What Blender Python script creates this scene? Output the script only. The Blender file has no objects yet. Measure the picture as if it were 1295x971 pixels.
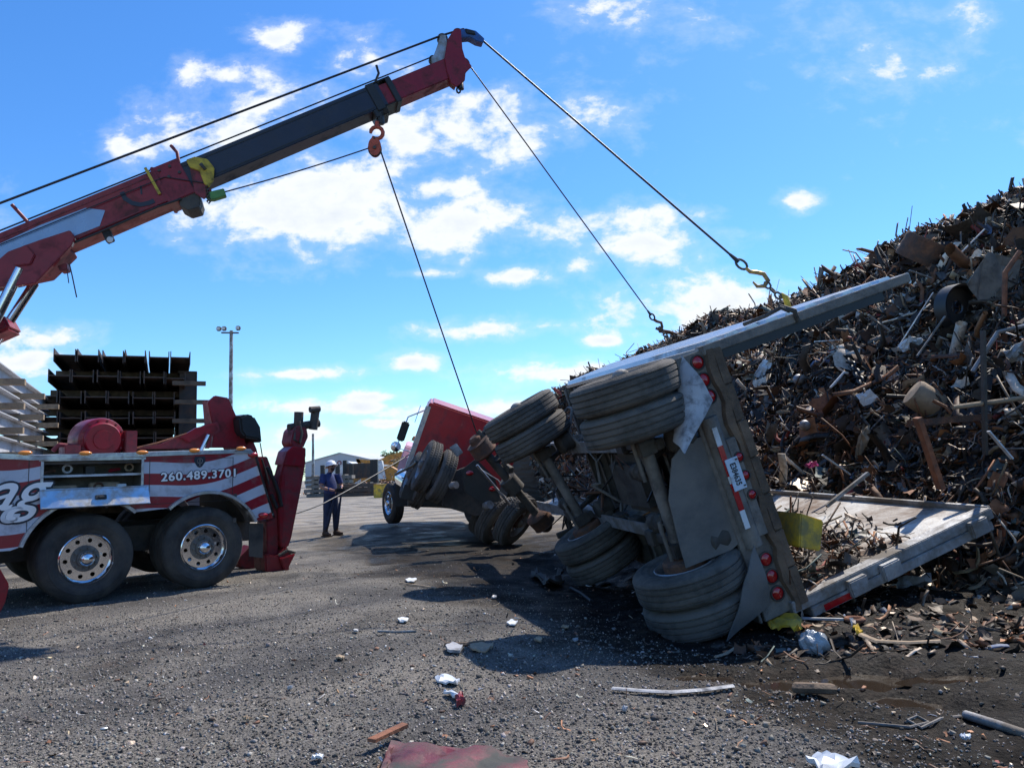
import bpy, bmesh, math, random
import numpy as np
from mathutils import Matrix, Vector
random.seed(7); rng = np.random.default_rng(7)
SC = bpy.context.scene; COL = SC.collection
rad = math.radians

# ------------------------------------------------------------------ camera
CAMH = 1.35; FPX = 960.0; PITCH = math.atan((598-485.5)/FPX); ROLL = rad(2)
FW = Vector((0, math.cos(PITCH), math.sin(PITCH)))
_R0 = Vector((1, 0, 0)); _U0 = Vector((0, -math.sin(PITCH), math.cos(PITCH)))
RT = _R0*math.cos(ROLL) - _U0*math.sin(ROLL)
UP = _U0*math.cos(ROLL) + _R0*math.sin(ROLL)
EYE = Vector((0, 0, CAMH))
cam = bpy.data.cameras.new('camera'); camo = bpy.data.objects.new('camera', cam); COL.objects.link(camo)
camo.matrix_world = Matrix(((RT.x, UP.x, -FW.x, 0), (RT.y, UP.y, -FW.y, 0), (RT.z, UP.z, -FW.z, CAMH), (0, 0, 0, 1)))
cam.sensor_width = 36; cam.sensor_fit = 'HORIZONTAL'; cam.lens = FPX/1295*36
cam.clip_start = 0.05; cam.clip_end = 3000
SC.camera = camo

# ------------------------------------------------------------------ light and sky
SUN_EL = rad(54); SUN_AZ = rad(42)          # azimuth clockwise from +Y
SUNDIR = Vector((math.sin(SUN_AZ)*math.cos(SUN_EL), math.cos(SUN_AZ)*math.cos(SUN_EL), math.sin(SUN_EL)))
sun = bpy.data.lights.new('sun', 'SUN'); suno = bpy.data.objects.new('sun', sun); COL.objects.link(suno)
sun.energy = 5.0; sun.angle = rad(0.53); sun.color = (1.0, 0.94, 0.84)
suno.rotation_euler = SUNDIR.to_track_quat('Z', 'Y').to_euler(); suno.location = (20, 20, 30)
SC.view_settings.view_transform = 'Standard'; SC.view_settings.look = 'None'
SC.view_settings.exposure = 0.3; SC.view_settings.gamma = 1.0; SC.view_settings.use_curve_mapping = False

def ray(px, py, Z):
    return EYE + Z*(FW + RT*((px-647.5)/FPX) - UP*((py-485.5)/FPX))

class NT:
    def __init__(s, t): s.t = t; s.n = t.nodes; s.l = t.links
    def new(s, ty, **k):
        n = s.n.new(ty)
        for a, b in k.items(): setattr(n, a, b)
        return n
    def put(s, sock, v):
        if hasattr(v, 'is_output'): s.l.new(v, sock)
        else: sock.default_value = v
    def m(s, op, a, b=None, c=None, clamp=False):
        n = s.new('ShaderNodeMath', operation=op); n.use_clamp = clamp
        s.put(n.inputs[0], a)
        if b is not None: s.put(n.inputs[1], b)
        if c is not None: s.put(n.inputs[2], c)
        return n.outputs[0]
    def mix(s, f, a, b, bt='MIX'):
        n = s.new('ShaderNodeMixRGB', blend_type=bt)
        s.put(n.inputs[0], f); s.put(n.inputs[1], a); s.put(n.inputs[2], b); return n.outputs[0]
    def ramp(s, f, pts):
        n = s.new('ShaderNodeValToRGB'); e = n.color_ramp.elements
        while len(e) < len(pts): e.new(0.5)
        for q, (p, c) in zip(e, pts): q.position = p; q.color = c if len(c) == 4 else (*c, 1)
        s.put(n.inputs[0], f); return n.outputs[0]
    def noise(s, vec, scale, detail=5, rough=.55, dist=0):
        n = s.new('ShaderNodeTexNoise'); s.put(n.inputs['Vector'], vec)
        n.inputs['Scale'].default_value = scale; n.inputs['Detail'].default_value = detail
        n.inputs['Roughness'].default_value = rough; n.inputs['Distortion'].default_value = dist
        return n.outputs['Fac']

w = bpy.data.worlds.new('World'); SC.world = w; w.use_nodes = True
g = NT(w.node_tree); g.n.clear()
sky = g.new('ShaderNodeTexSky', sky_type='NISHITA'); sky.sun_disc = False
sky.sun_elevation = SUN_EL; sky.sun_rotation = SUN_AZ; sky.air_density = 1.0; sky.dust_density = 0.25; sky.ozone_density = 2.5
tc = g.new('ShaderNodeTexCoord').outputs['Generated']
sep = g.new('ShaderNodeSeparateXYZ'); g.l.new(tc, sep.inputs[0])
yy = g.m('MAXIMUM', g.m('ABSOLUTE', sep.outputs[1]), 0.02)
uu = g.m('DIVIDE', sep.outputs[0], yy); vv = g.m('DIVIDE', sep.outputs[2], yy)
cmb = g.new('ShaderNodeCombineXYZ'); g.put(cmb.inputs[0], uu); g.put(cmb.inputs[1], vv)
UV = cmb.outputs[0]
stre = g.new('ShaderNodeVectorMath', operation='MULTIPLY'); g.put(stre.inputs[0], UV); stre.inputs[1].default_value = (1, 1.5, 1)
nz = g.noise(stre.outputs[0], 12, 12, .60, .2); nz2 = g.noise(stre.outputs[0], 42, 6, .6)
CL = [(350,48,40,20,1),(290,96,62,24,.95),(345,132,75,30,1),(215,178,66,28,1),(152,183,24,17,.9),(300,170,100,45,.75),(505,160,62,42,1),
 (605,165,80,46,1),(468,75,42,26,.7),(385,262,130,60,1.25),(452,232,85,38,1),(545,238,62,20,1),(580,286,98,38,1.15),(822,308,84,26,1.05),
 (780,280,92,22,.95),(658,349,52,12,.9),(732,338,34,12,.8),(1008,253,31,14,1.1),(742,145,52,34,.45),(895,394,130,38,1.15),
 (700,472,92,16,1),(605,418,66,12,1),(518,458,40,12,1.1),(385,472,78,9,1),(472,501,42,9,1),(372,514,60,12,1),(450,514,42,10,1),
 (762,431,26,8,.9),(45,428,66,18,1.1),(28,458,60,24,1.05),(765,8,36,18,.8),(1226,16,22,34,.65),(1008,8,26,16,.5),(545,520,72,10,.9),
 (482,536,52,8,.85),(620,517,72,12,.95),(395,548,80,13,.8),(545,346,34,7,.8),(690,412,60,9,.5),(820,20,70,30,.35),(350,575,90,9,.6),(1120,60,60,40,.3),
 (-200,300,150,60,1),(-350,120,120,50,1),(1500,180,140,50,1),(1650,330,120,45,1),(300,-200,200,70,.9),(900,-260,200,60,.8)]
acc = None
for (cx, cy, rx, ry, dn) in CL:
    d = ray(cx, cy, 1) - EYE; c0 = d/d.y
    d = ray(cx+rx, cy, 1) - EYE; ru = (d/d.y - c0).length
    d = ray(cx, cy-ry, 1) - EYE; rv = (d/d.y - c0).length
    s1 = g.new('ShaderNodeVectorMath', operation='SUBTRACT'); g.put(s1.inputs[0], UV); s1.inputs[1].default_value = (c0.x, c0.z, 0)
    s2 = g.new('ShaderNodeVectorMath', operation='MULTIPLY'); g.put(s2.inputs[0], s1.outputs[0]); s2.inputs[1].default_value = (1/ru, 1/rv, 0)
    s3 = g.new('ShaderNodeVectorMath', operation='LENGTH'); g.put(s3.inputs[0], s2.outputs[0])
    v = g.m('MULTIPLY', g.m('SUBTRACT', 1.36, s3.outputs['Value']), dn)
    acc = v if acc is None else g.m('SMOOTH_MAX', acc, v, .25)
acc = g.m('MAXIMUM', acc, -1.3)
dens = g.m('ADD', g.m('MULTIPLY', g.m('SUBTRACT', nz, .5), 3.6), g.m('MULTIPLY', g.m('SUBTRACT', nz2, .5), .9))
dens = g.m('ADD', acc, dens)
mr = g.new('ShaderNodeMapRange'); mr.interpolation_type = 'SMOOTHSTEP'
g.put(mr.inputs[0], dens); mr.inputs[1].default_value = .22; mr.inputs[2].default_value = 1.05
front = g.m('GREATER_THAN', sep.outputs[2], 0.0)
mv = g.new('ShaderNodeMapRange'); mv.interpolation_type = 'SMOOTHSTEP'
g.put(mv.inputs[0], dens); mv.inputs[1].default_value = -.35; mv.inputs[2].default_value = .8; mv.inputs[4].default_value = .22
cf = g.m('MULTIPLY', g.m('MAXIMUM', mr.outputs[0], mv.outputs[0]), front, clamp=True)
# haze whitening near horizon kept from the sky texture; deepen the blue
hs = g.new('ShaderNodeHueSaturation'); g.put(hs.inputs['Color'], sky.outputs[0]); hs.inputs['Saturation'].default_value = 1.22; hs.inputs['Value'].default_value = 1.0
skc = g.mix(1.0, hs.outputs[0], (1.05, 1.42, 1.76, 1), 'MULTIPLY')
shade = g.mix(g.m('MULTIPLY', g.m('SUBTRACT', dens, 1.0), .55, clamp=True), (8.0, 8.35, 8.7, 1), (5.6, 6.3, 7.2, 1))
fin = g.mix(cf, skc, shade)
bg = g.new('ShaderNodeBackground'); g.put(bg.inputs[0], fin); bg.inputs[1].default_value = 0.10
g.l.new(bg.outputs[0], g.new('ShaderNodeOutputWorld').inputs[0])

# ------------------------------------------------------------------ helpers
WM = {}
def frame(o, X, Z=None, Y=None):
    """right handed frame from an x axis and a hint for z (or y)"""
    X = Vector(X).normalized()
    if Y is not None:
        Y = Vector(Y); Y = (Y - X*Y.dot(X)).normalized(); Zz = X.cross(Y)
    else:
        Zz = Vector(Z); Zz = (Zz - X*Zz.dot(X)).normalized(); Y = Zz.cross(X)
    return Matrix(((X.x, Y.x, Zz.x, o[0]), (X.y, Y.y, Zz.y, o[1]), (X.z, Y.z, Zz.z, o[2]), (0, 0, 0, 1)))
ID = Matrix.Identity(4)
def T(x, y, z): return Matrix.Translation((x, y, z))
def hit(px, py, F, ax, off):
    Fi = F.inverted(); a = Fi @ EYE; d = (Fi @ ray(px, py, 1)) - a
    t = (off - a[ax])/d[ax]; return a + d*t
def gnd(px, py, z=0):
    d = ray(px, py, 1) - EYE; return EYE + d*((z-CAMH)/d.z)

def tag(o, label=None, cat=None, group=None, kind=None):
    if label: o['label'] = label
    if cat: o['category'] = cat
    if group: o['group'] = group
    if kind: o['kind'] = kind
    return o
def put(o, F, parent=None):
    COL.objects.link(o); WM[o] = F.copy()
    if parent is not None:
        o.parent = parent; o.matrix_basis = WM[parent].inverted() @ F
    else: o.matrix_basis = F
    return o
def empty(name, F, label, cat, group=None, kind=None):
    o = bpy.data.objects.new(name, None); o.empty_display_size = .3
    put(o, F); return tag(o, label, cat, group, kind)
KIDS = {}
def copy_tree(o, F, parent=None, name=None):
    c = o.copy(); c.parent = None
    if name: c.name = name
    for k in ('label', 'category', 'group'):
        if parent is not None and k in c: del c[k]
    put(c, F, parent)
    for ch in [x for x in list(WM) if x.parent == o]:
        copy_tree(ch, F @ WM[o].inverted() @ WM[ch], c)
    return c

class MB:
    def __init__(s): s.v = []; s.f = []; s.m = []
    def add(s, vs, fs, mi=0):
        b = len(s.v); s.v += [tuple(v) for v in vs]; s.f += [tuple(i+b for i in f) for f in fs]; s.m += [mi]*len(fs); return s
    def box(s, c, d, M=None, mi=0):
        hx, hy, hz = d[0]/2, d[1]/2, d[2]/2
        vs = [Vector((c[0]+a*hx, c[1]+b*hy, c[2]+e*hz)) for a in (-1, 1) for b in (-1, 1) for e in (-1, 1)]
        if M: vs = [M @ (v - Vector(c)) + Vector(c) if len(M) == 3 else M @ v for v in vs]
        return s.add(vs, [(0,1,3,2),(4,6,7,5),(0,4,5,1),(2,3,7,6),(0,2,6,4),(1,5,7,3)], mi)
    def bb(s, a, b, mi=0, M=None):
        return s.box([(a[i]+b[i])/2 for i in range(3)], [abs(b[i]-a[i]) for i in range(3)], M, mi)
    def tube(s, path, r, n=8, mi=0, cap=True, closed=False, flat=1.0, hint=None):
        P = [Vector(p) for p in path]; N = len(P); vs = []; prev = None
        rs = r if isinstance(r, (list, tuple)) else [r]*N
        for i, p in enumerate(P):
            if closed: t = P[(i+1) % N] - P[i-1]
            else: t = P[min(i+1, N-1)] - P[max(i-1, 0)]
            t.normalize()
            if prev is None:
                a = Vector(hint) if hint else (Vector((0, 0, 1)) if abs(t.z) < .9 else Vector((1, 0, 0)))
            else: a = prev
            a = (a - t*a.dot(t)).normalized(); prev = a; b = t.cross(a)
            for k in range(n):
                q = 2*math.pi*(k+.5)/n; vs.append(p + (a*math.cos(q)*flat + b*math.sin(q))*rs[i])
        fs = []
        for i in range(N if closed else N-1):
            for k in range(n):
                j = (i+1) % N; fs.append((i*n+k, i*n+(k+1) % n, j*n+(k+1) % n, j*n+k))
        if cap and not closed: fs += [tuple(reversed(range(n))), tuple(range((N-1)*n, N*n))]
        return s.add(vs, fs, mi)
    def lathe(s, prof, n=48, M=None, mi=0, a0=0, a1=None, close=False):
        """profile of (r, y) round the local y axis"""
        full = a1 is None; a1 = 2*math.pi if full else a1; k = len(prof); vs = []; st = n if full else n+1
        for i in range(st):
            q = a0 + (a1-a0)*i/n; c, sn = math.cos(q), math.sin(q)
            for r, y in prof: vs.append(Vector((r*c, y, r*sn)))
        if M: vs = [M @ v for v in vs]
        fs = []
        for i in range(n):
            j = (i+1) % st
            for t in range(k if close else k-1):
                u = (t+1) % k; fs.append((i*k+t, i*k+u, j*k+u, j*k+t))
        return s.add(vs, fs, mi)
    def prism(s, pts, ax, a, b, mi=0, M=None):
        """pts are 3d points on (or near) a plane of the axis ax; extruded from a to b along it"""
        def mk(p, o):
            q = list(p); q[ax] = o; return Vector(q)
        n = len(pts); vs = [mk(p, a) for p in pts] + [mk(p, b) for p in pts]
        if M: vs = [M @ v for v in vs]
        fs = [tuple(range(n)), tuple(reversed(range(n, 2*n)))] + [(i, (i+1) % n, n+(i+1) % n, n+i) for i in range(n)]
        return s.add(vs, fs, mi)
    def build(s, name, mats, F=ID, parent=None, smooth=False, bevel=0, label=None, tri=True):
        me = bpy.data.meshes.new(name); me.from_pydata(s.v, [], s.f)
        mats = mats if isinstance(mats, (list, tuple)) else [mats]
        for m in mats: me.materials.append(m)
        me.polygons.foreach_set('material_index', s.m)
        bm = bmesh.new(); bm.from_mesh(me)
        bmesh.ops.recalc_face_normals(bm, faces=bm.faces)
        if bevel:
            es = [e for e in bm.edges if len(e.link_faces) == 2 and e.calc_face_angle(0) > .6]
            try: bmesh.ops.bevel(bm, geom=es, offset=bevel, segments=2, affect='EDGES', clamp_overlap=True)
            except Exception: pass
        bm.to_mesh(me); bm.free()
        if smooth:
            me.polygons.foreach_set('use_smooth', [True]*len(me.polygons))
            try: me.set_sharp_from_angle(angle=rad(smooth if smooth > 1 else 38))
            except Exception: pass
        o = bpy.data.objects.new(name, me); put(o, F, parent)
        if label: o['label'] = label
        return o

def holed_plate(outer, holes, th, ax=1):
    """flat plate with holes: 2d loops on the plane; returns MB with thickness th towards +y"""
    bm = bmesh.new()
    for lp in [outer]+holes:
        vs = [bm.verts.new((p[0], 0, p[1])) for p in lp]
        for i in range(len(vs)): bm.edges.new((vs[i], vs[(i+1) % len(vs)]))
    bmesh.ops.triangle_fill(bm, edges=bm.edges[:], use_beauty=True)
    r = bmesh.ops.extrude_face_region(bm, geom=bm.faces[:])
    for v in r['geom']:
        if isinstance(v, bmesh.types.BMVert): v.co.y += th
    b = MB(); bm.verts.index_update()
    b.add([v.co.copy() for v in bm.verts], [[v.index for v in f.verts] for f in bm.faces]); bm.free(); return b

MATS = {}
def mat(name, col, rough=.6, metal=0.0, var=.3, scale=6, bump=0.0, bscale=60, dirt=None, dscale=3, damt=.5, spec=.5, rvar=.15, coat=0):
    m = bpy.data.materials.new(name); m.use_nodes = True; g = NT(m.node_tree); p = g.n['Principled BSDF']
    c = g.new('ShaderNodeTexCoord').outputs['Object']
    n1 = g.noise(c, scale, 6, .6); base = (*col, 1)
    lo = tuple(x*(1-var) for x in col)+(1,); hi = tuple(min(1, x*(1+var)) for x in col)+(1,)
    cc = g.ramp(n1, [(.3, lo), (.7, hi)])
    if dirt:
        n2 = g.noise(c, dscale, 9, .68, .3); e = 1-damt
        f = g.ramp(n2, [(max(0, .62-damt*.45), (0, 0, 0)), (min(1, .78-damt*.35), (1, 1, 1))])
        cc = g.mix(f, cc, (*dirt, 1)); g.put(p.inputs['Metallic'], g.m('MULTIPLY', g.m('SUBTRACT', 1, f), metal))
        g.put(p.inputs['Roughness'], g.m('ADD', g.m('MULTIPLY', f, max(0, .85-rough)), rough, clamp=True))
    else:
        p.inputs['Metallic'].default_value = metal
        g.put(p.inputs['Roughness'], g.m('ADD', g.m('MULTIPLY', g.m('SUBTRACT', n1, .5), rvar*2), rough, clamp=True))
    g.put(p.inputs['Base Color'], cc); p.inputs['Specular IOR Level'].default_value = spec
    p.inputs['Coat Weight'].default_value = coat; p.inputs['Coat Roughness'].default_value = .08
    if bump:
        b = g.new('ShaderNodeBump'); g.put(b.inputs['Height'], g.noise(c, bscale, 5, .6)); b.inputs['Strength'].default_value = bump; b.inputs['Distance'].default_value = .02
        g.l.new(b.outputs[0], p.inputs['Normal'])
    MATS[name] = m; return m
DUST = (.13, .115, .10)
m_rub = mat('rubber', (.028, .027, .026), .78, 0, .3, 5, .35, 90, (.075, .066, .056), 2.5, .5)
m_rubd = mat('dusty_rubber', (.050, .047, .043), .88, 0, .3, 7, .5, 80, (.125, .112, .098), 3, .66, spec=.25)
m_chrome = mat('chrome', (.74, .75, .77), .13, 1, .08, 8, .04, 30, (.22, .2, .18), 9, .04)
m_alu = mat('aluminium', (.56, .57, .59), .32, 1, .15, 9, .1, 60, (.28, .26, .24), 4, .35)
m_aludirty = mat('weathered_aluminium', (.42, .43, .45), .42, .8, .25, 6, .25, 40, (.15, .125, .10), 2.2, .55)
m_red = mat('red_paint', (.24, .007, .016), .36, 0, .18, 4, .04, 30, (.09, .016, .016), 4, .3, coat=.2, spec=.35)
m_redbright = mat('bright_red_paint', (.42, .012, .022), .35, 0, .15, 2, .03, 20, (.22, .03, .03), 3, .3, coat=.3)
m_redd = mat('dull_red_paint', (.22, .012, .020), .45, 0, .25, 5, .1, 40, (.07, .03, .028), 5, .35)
m_navy = mat('navy_paint', (.010, .015, .032), .42, 0, .2, 4, .05, 20, (.035, .04, .055), 5, .2)
m_blue = mat('blue_paint', (.02, .09, .30), .35, 0, .2, 8, dirt=(.05, .08, .14), damt=.3)
m_black = mat('black_plastic', (.014, .014, .015), .5, 0, .3, 8, .1, 60)
m_dark = mat('grimy_steel', (.058, .054, .050), .62, .35, .4, 7, .5, 35, (.09, .075, .06), 4, .5)
m_under = mat('dusty_chassis_steel', (.115, .103, .092), .7, .2, .35, 6, .5, 40, (.21, .185, .16), 3.5, .55)
m_rust = mat('rusty_steel', (.17, .075, .04), .85, .1, .45, 9, .6, 50, (.07, .045, .035), 5, .5)
m_rusto = mat('orange_rust', (.26, .10, .05), .85, 0, .35, 9, .5, 40, (.12, .06, .04), 5, .4)
m_wood = mat('old_wood', (.15, .10, .065), .85, 0, .4, 4, .6, 30, (.07, .05, .035), 3, .4)
m_woodl = mat('pale_wood', (.33, .24, .155), .8, 0, .25, 4, .3, 40, (.18, .13, .09), 4, .3)
m_yel = mat('yellow_paint', (.55, .37, .02), .45, 0, .15, 6, .1, 40, (.16, .11, .03), 5, .35)
m_yelw = mat('yellow_timber_paint', (.72, .44, .03), .6, 0, .2, 6, .2, 40, (.25, .2, .08), 4, .4)
m_green = mat('green_paint', (.08, .22, .05), .5, 0, .2, 6)
m_orange = mat('orange_red_paint', (.50, .07, .025), .45, 0, .2, 8, .1, 40, (.18, .05, .03), 8, .35)
m_gold = mat('gold_chromate_steel', (.42, .27, .09), .42, .7, .25, 12, .1, 60, (.14, .09, .05), 9, .4)
m_cable = mat('wire_rope', (.035, .036, .04), .5, .5, .2, 20)
m_white = mat('white_paint', (.62, .64, .66), .5, 0, .08, 3, .05, 20, (.33, .30, .27), 2.2, .3)
m_redlens = mat('red_lens', (.36, .008, .012), .18, 0, .1, 8, coat=.6)
m_amber = mat('amber_lens', (.75, .25, .03), .2, 0, .1, 8, coat=.5)
m_flap = mat('grey_rubber_sheet', (.11, .105, .10), .8, 0, .25, 3, .3, 60, (.16, .145, .13), 2, .5)
m_flapl = mat('scuffed_pale_sheet', (.36, .36, .37), .55, .1, .2, 3, .2, 30, (.08, .08, .085), 5, .3)
m_steel = mat('mill_steel', (.050, .044, .042), .55, .35, .35, 3, .1, 20, (.12, .065, .04), 2, .42)
m_wallrib = mat('ribbed_aluminium', (.50, .52, .55), .34, .9, .12, 1.5, 0, 60, (.30, .29, .28), 1.2, .22)
m_skin = mat('skin', (.40, .21, .15), .6, 0, .12, 12)
m_shirt = mat('navy_cotton', (.040, .055, .15), .9, 0, .3, 9, .4, 30)
m_jeans = mat('denim', (.030, .042, .080), .9, 0, .35, 9, .4, 30)
m_hat = mat('white_hard_hat', (.75, .76, .78), .35, 0, .05, 9)
m_boot = mat('boot_leather', (.06, .035, .022), .7, 0, .3, 9)
m_beard = mat('beard_hair', (.08, .04, .025), .9, 0, .3, 20)
m_wallg = mat('painted_sheet_wall', (.42, .44, .48), .55, 0, .06, .3)
m_roofg = mat('sheet_roof', (.50, .50, .50), .5, 0, .08, .3)
m_leaf = mat('foliage', (.10, .12, .035), .8, 0, .5, .8)
m_leaf2 = mat('autumn_foliage', (.20, .13, .035), .8, 0, .5, .8)
m_bark = mat('bark', (.10, .075, .055), .9, 0, .3, 4)
m_mach = mat('machine_orange_paint', (.52, .23, .03), .5, 0, .15, 2, dirt=(.25, .13, .05), damt=.35)
m_letter = mat('white_lettering', (.78, .78, .78), .4, 0, .03, 5)
m_ink = mat('dark_lettering', (.015, .02, .035), .5, 0, .1, 5)
m_glassy = mat('clear_plastic_bag', (.30, .33, .36), .15, 0, .3, 9, .8, 30)
m_cloth = mat('crumpled_red_sheet', (.13, .018, .03), .5, .2, .6, 4, .3, 20, (.05, .05, .045), 3, .5)
m_pink = mat('pink_plastic', (.55, .06, .20), .5)

def stripe_mat():
    m = bpy.data.materials.new('flag_stripe_wrap'); m.use_nodes = True; g = NT(m.node_tree); p = g.n['Principled BSDF']
    s = g.new('ShaderNodeSeparateXYZ'); g.l.new(g.new('ShaderNodeTexCoord').outputs['Object'], s.inputs[0])
    x, z = s.outputs[0], s.outputs[2]
    wv = g.m('MULTIPLY', g.m('SINE', g.m('ADD', g.m('MULTIPLY', x, 3.1), .4)), .075)
    t = g.m('SUBTRACT', g.m('SUBTRACT', z, g.m('MULTIPLY', x, .16)), wv)
    fr = g.m('FRACT', g.m('DIVIDE', g.m('ADD', t, 3.02), .285))
    e = g.ramp(fr, [(.0, (1, 1, 1)), (.02, (0, 0, 0)), (.50, (0, 0, 0)), (.52, (1, 1, 1))])
    n = g.noise(g.new('ShaderNodeTexCoord').outputs['Object'], 3, 6)
    red = g.mix(n, (.20, .008, .016, 1), (.30, .014, .028, 1)); wh = g.mix(n, (.34, .37, .44, 1), (.60, .63, .70, 1))
    c = g.mix(e, red, wh)
    n2 = g.noise(g.new('ShaderNodeTexCoord').outputs['Object'], 5, 9, .7)
    c = g.mix(g.ramp(n2, [(.52, (0, 0, 0)), (.72, (.6, .6, .6))]), c, (.16, .13, .12, 1))
    g.put(p.inputs['Base Color'], c); p.inputs['Roughness'].default_value = .3; p.inputs['Coat Weight'].default_value = .4; p.inputs['Coat Roughness'].default_value = .06
    return m
m_flag = stripe_mat()

def col_mat(name, rough=.6, bump=.4, bs=30):
    m = bpy.data.materials.new(name); m.use_nodes = True; g = NT(m.node_tree); p = g.n['Principled BSDF']
    a = g.new('ShaderNodeAttribute'); a.attribute_name = 'col'
    c = g.new('ShaderNodeTexCoord').outputs['Object']; n = g.noise(c, 14, 6, .65)
    cc = g.mix(1, a.outputs['Color'], g.ramp(n, [(.3, (.55, .50, .46)), (.7, (1.3, 1.3, 1.3))]), 'MULTIPLY')
    g.put(p.inputs['Base Color'], cc); g.put(p.inputs['Metallic'], g.m('MULTIPLY', a.outputs['Alpha'], .75))
    g.put(p.inputs['Roughness'], g.m('SUBTRACT', g.m('ADD', g.m('MULTIPLY', n, .5), rough-.15), g.m('MULTIPLY', a.outputs['Alpha'], .25)))
    if bump:
        b = g.new('ShaderNodeBump'); g.put(b.inputs['Height'], g.noise(c, bs, 4)); b.inputs['Strength'].default_value = bump; b.inputs['Distance'].default_value = .02
        g.l.new(b.outputs[0], p.inputs['Normal'])
    return m
m_scrap = col_mat('mixed_scrap_metal'); m_stone = col_mat('crushed_stone', .9, .5, 120)

def np_mesh(name, V, Fl, cols, mats, F=ID, parent=None):
    """V (n,3); Fl list of (faces array (m,k)); cols (n,4)"""
    me = bpy.data.meshes.new(name)
    tot = sum(f.size for f in Fl); npoly = sum(len(f) for f in Fl)
    me.vertices.add(len(V)); me.vertices.foreach_set('co', V.astype(np.float32).ravel())
    me.loops.add(tot); me.polygons.add(npoly)
    me.loops.foreach_set('vertex_index', np.concatenate([f.ravel() for f in Fl]).astype(np.int32))
    sz = np.concatenate([np.full(len(f), f.shape[1]) for f in Fl]); st = np.concatenate([[0], np.cumsum(sz)[:-1]])
    me.polygons.foreach_set('loop_start', st.astype(np.int32)); me.update(calc_edges=True)
    a = me.color_attributes.new('col', 'FLOAT_COLOR', 'POINT'); a.data.foreach_set('color', cols.astype(np.float32).ravel())
    me.materials.append(mats); me.validate()
    o = bpy.data.objects.new(name, me); put(o, F, parent); return o

# ------------------------------------------------------------------ ground
def vnoise(x, y, s, seed=0):
    x = np.asarray(x, float)/s; y = np.asarray(y, float)/s
    xi = np.floor(x).astype(int); yi = np.floor(y).astype(int); fx = x-xi; fy = y-yi
    fx = fx*fx*(3-2*fx); fy = fy*fy*(3-2*fy)
    def h(a, b):
        n = (a*374761393 + b*668265263 + seed*1442695) & 0x7fffffff
        n = ((n ^ (n >> 13))*1274126177) & 0x7fffffff
        return ((n ^ (n >> 16)) & 0xffff)/65535.0
    return (h(xi, yi)*(1-fx)+h(xi+1, yi)*fx)*(1-fy)+(h(xi, yi+1)*(1-fx)+h(xi+1, yi+1)*fx)*fy - .5
def seg_d(x, y, a, b):
    ax, ay = a; bx, by = b; t = np.clip(((x-ax)*(bx-ax)+(y-ay)*(by-ay))/((bx-ax)**2+(by-ay)**2), 0, 1)
    return np.hypot(x-ax-t*(bx-ax), y-ay-t*(by-ay))
def sst(a, b, x):
    t = np.clip((x-a)/(b-a), 0, 1); return t*t*(3-2*t)
PUD = [(1.75, 5.05, .50, .26), (2.35, 5.15, .30, .20), (1.15, 5.35, .30, .14), (2.0, 4.55, .42, .16), (2.75, 4.85, .3, .12)]
def gz(x, y):
    x = np.asarray(x, float); y = np.asarray(y, float)
    z = -.20*np.exp(-(seg_d(x, y, (1.75, 7.2), (.9, 10.8))/1.25)**2)
    z = z + .14*np.exp(-(((x+3.6)/2.5)**2+((y-20.5)/2.0)**2))
    near = np.exp(-np.maximum(np.hypot(x, y)-14, 0)/8)
    mud = sst(.2, 1.8, x - (y-6)*-.1)*(1-sst(12, 16, y))
    z = z + near*((.05+.06*mud)*vnoise(x, y, 1.3, 1) + (.025+.05*mud)*vnoise(x, y, .45, 2) + (.012+.055*mud)*vnoise(x, y, .17, 3) + (.008+.022*mud)*vnoise(x, y, .07, 4))
    for (a, b, c, d) in PUD: z = z - .075*np.exp(-(((x-a)/c)**2+((y-b)/d)**2)**2)
    return z
def gzf(x, y): return float(gz(x, y))
def axis(lo, hi, fine, n_out, far0, far1):
    a = np.arange(lo, hi+1e-6, fine)
    L = lo - np.geomspace(fine, abs(far0-lo), n_out)[::-1]; Rr = hi + np.geomspace(fine, abs(far1-hi), n_out)
    return np.concatenate([L, a, Rr])
gx = axis(-6.5, 7, .045, 50, -900, 900); gy = axis(2.2, 12, .04, 70, -60, 1800)
X, Y = np.meshgrid(gx, gy); Zg = gz(X, Y); nx, ny = len(gx), len(gy)
V = np.stack([X.ravel(), Y.ravel(), Zg.ravel()], 1)
i = np.arange(ny-1)[:, None]*nx + np.arange(nx-1)[None, :]
Fq = np.stack([i, i+1, i+nx+1, i+nx], -1).reshape(-1, 4)

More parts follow.
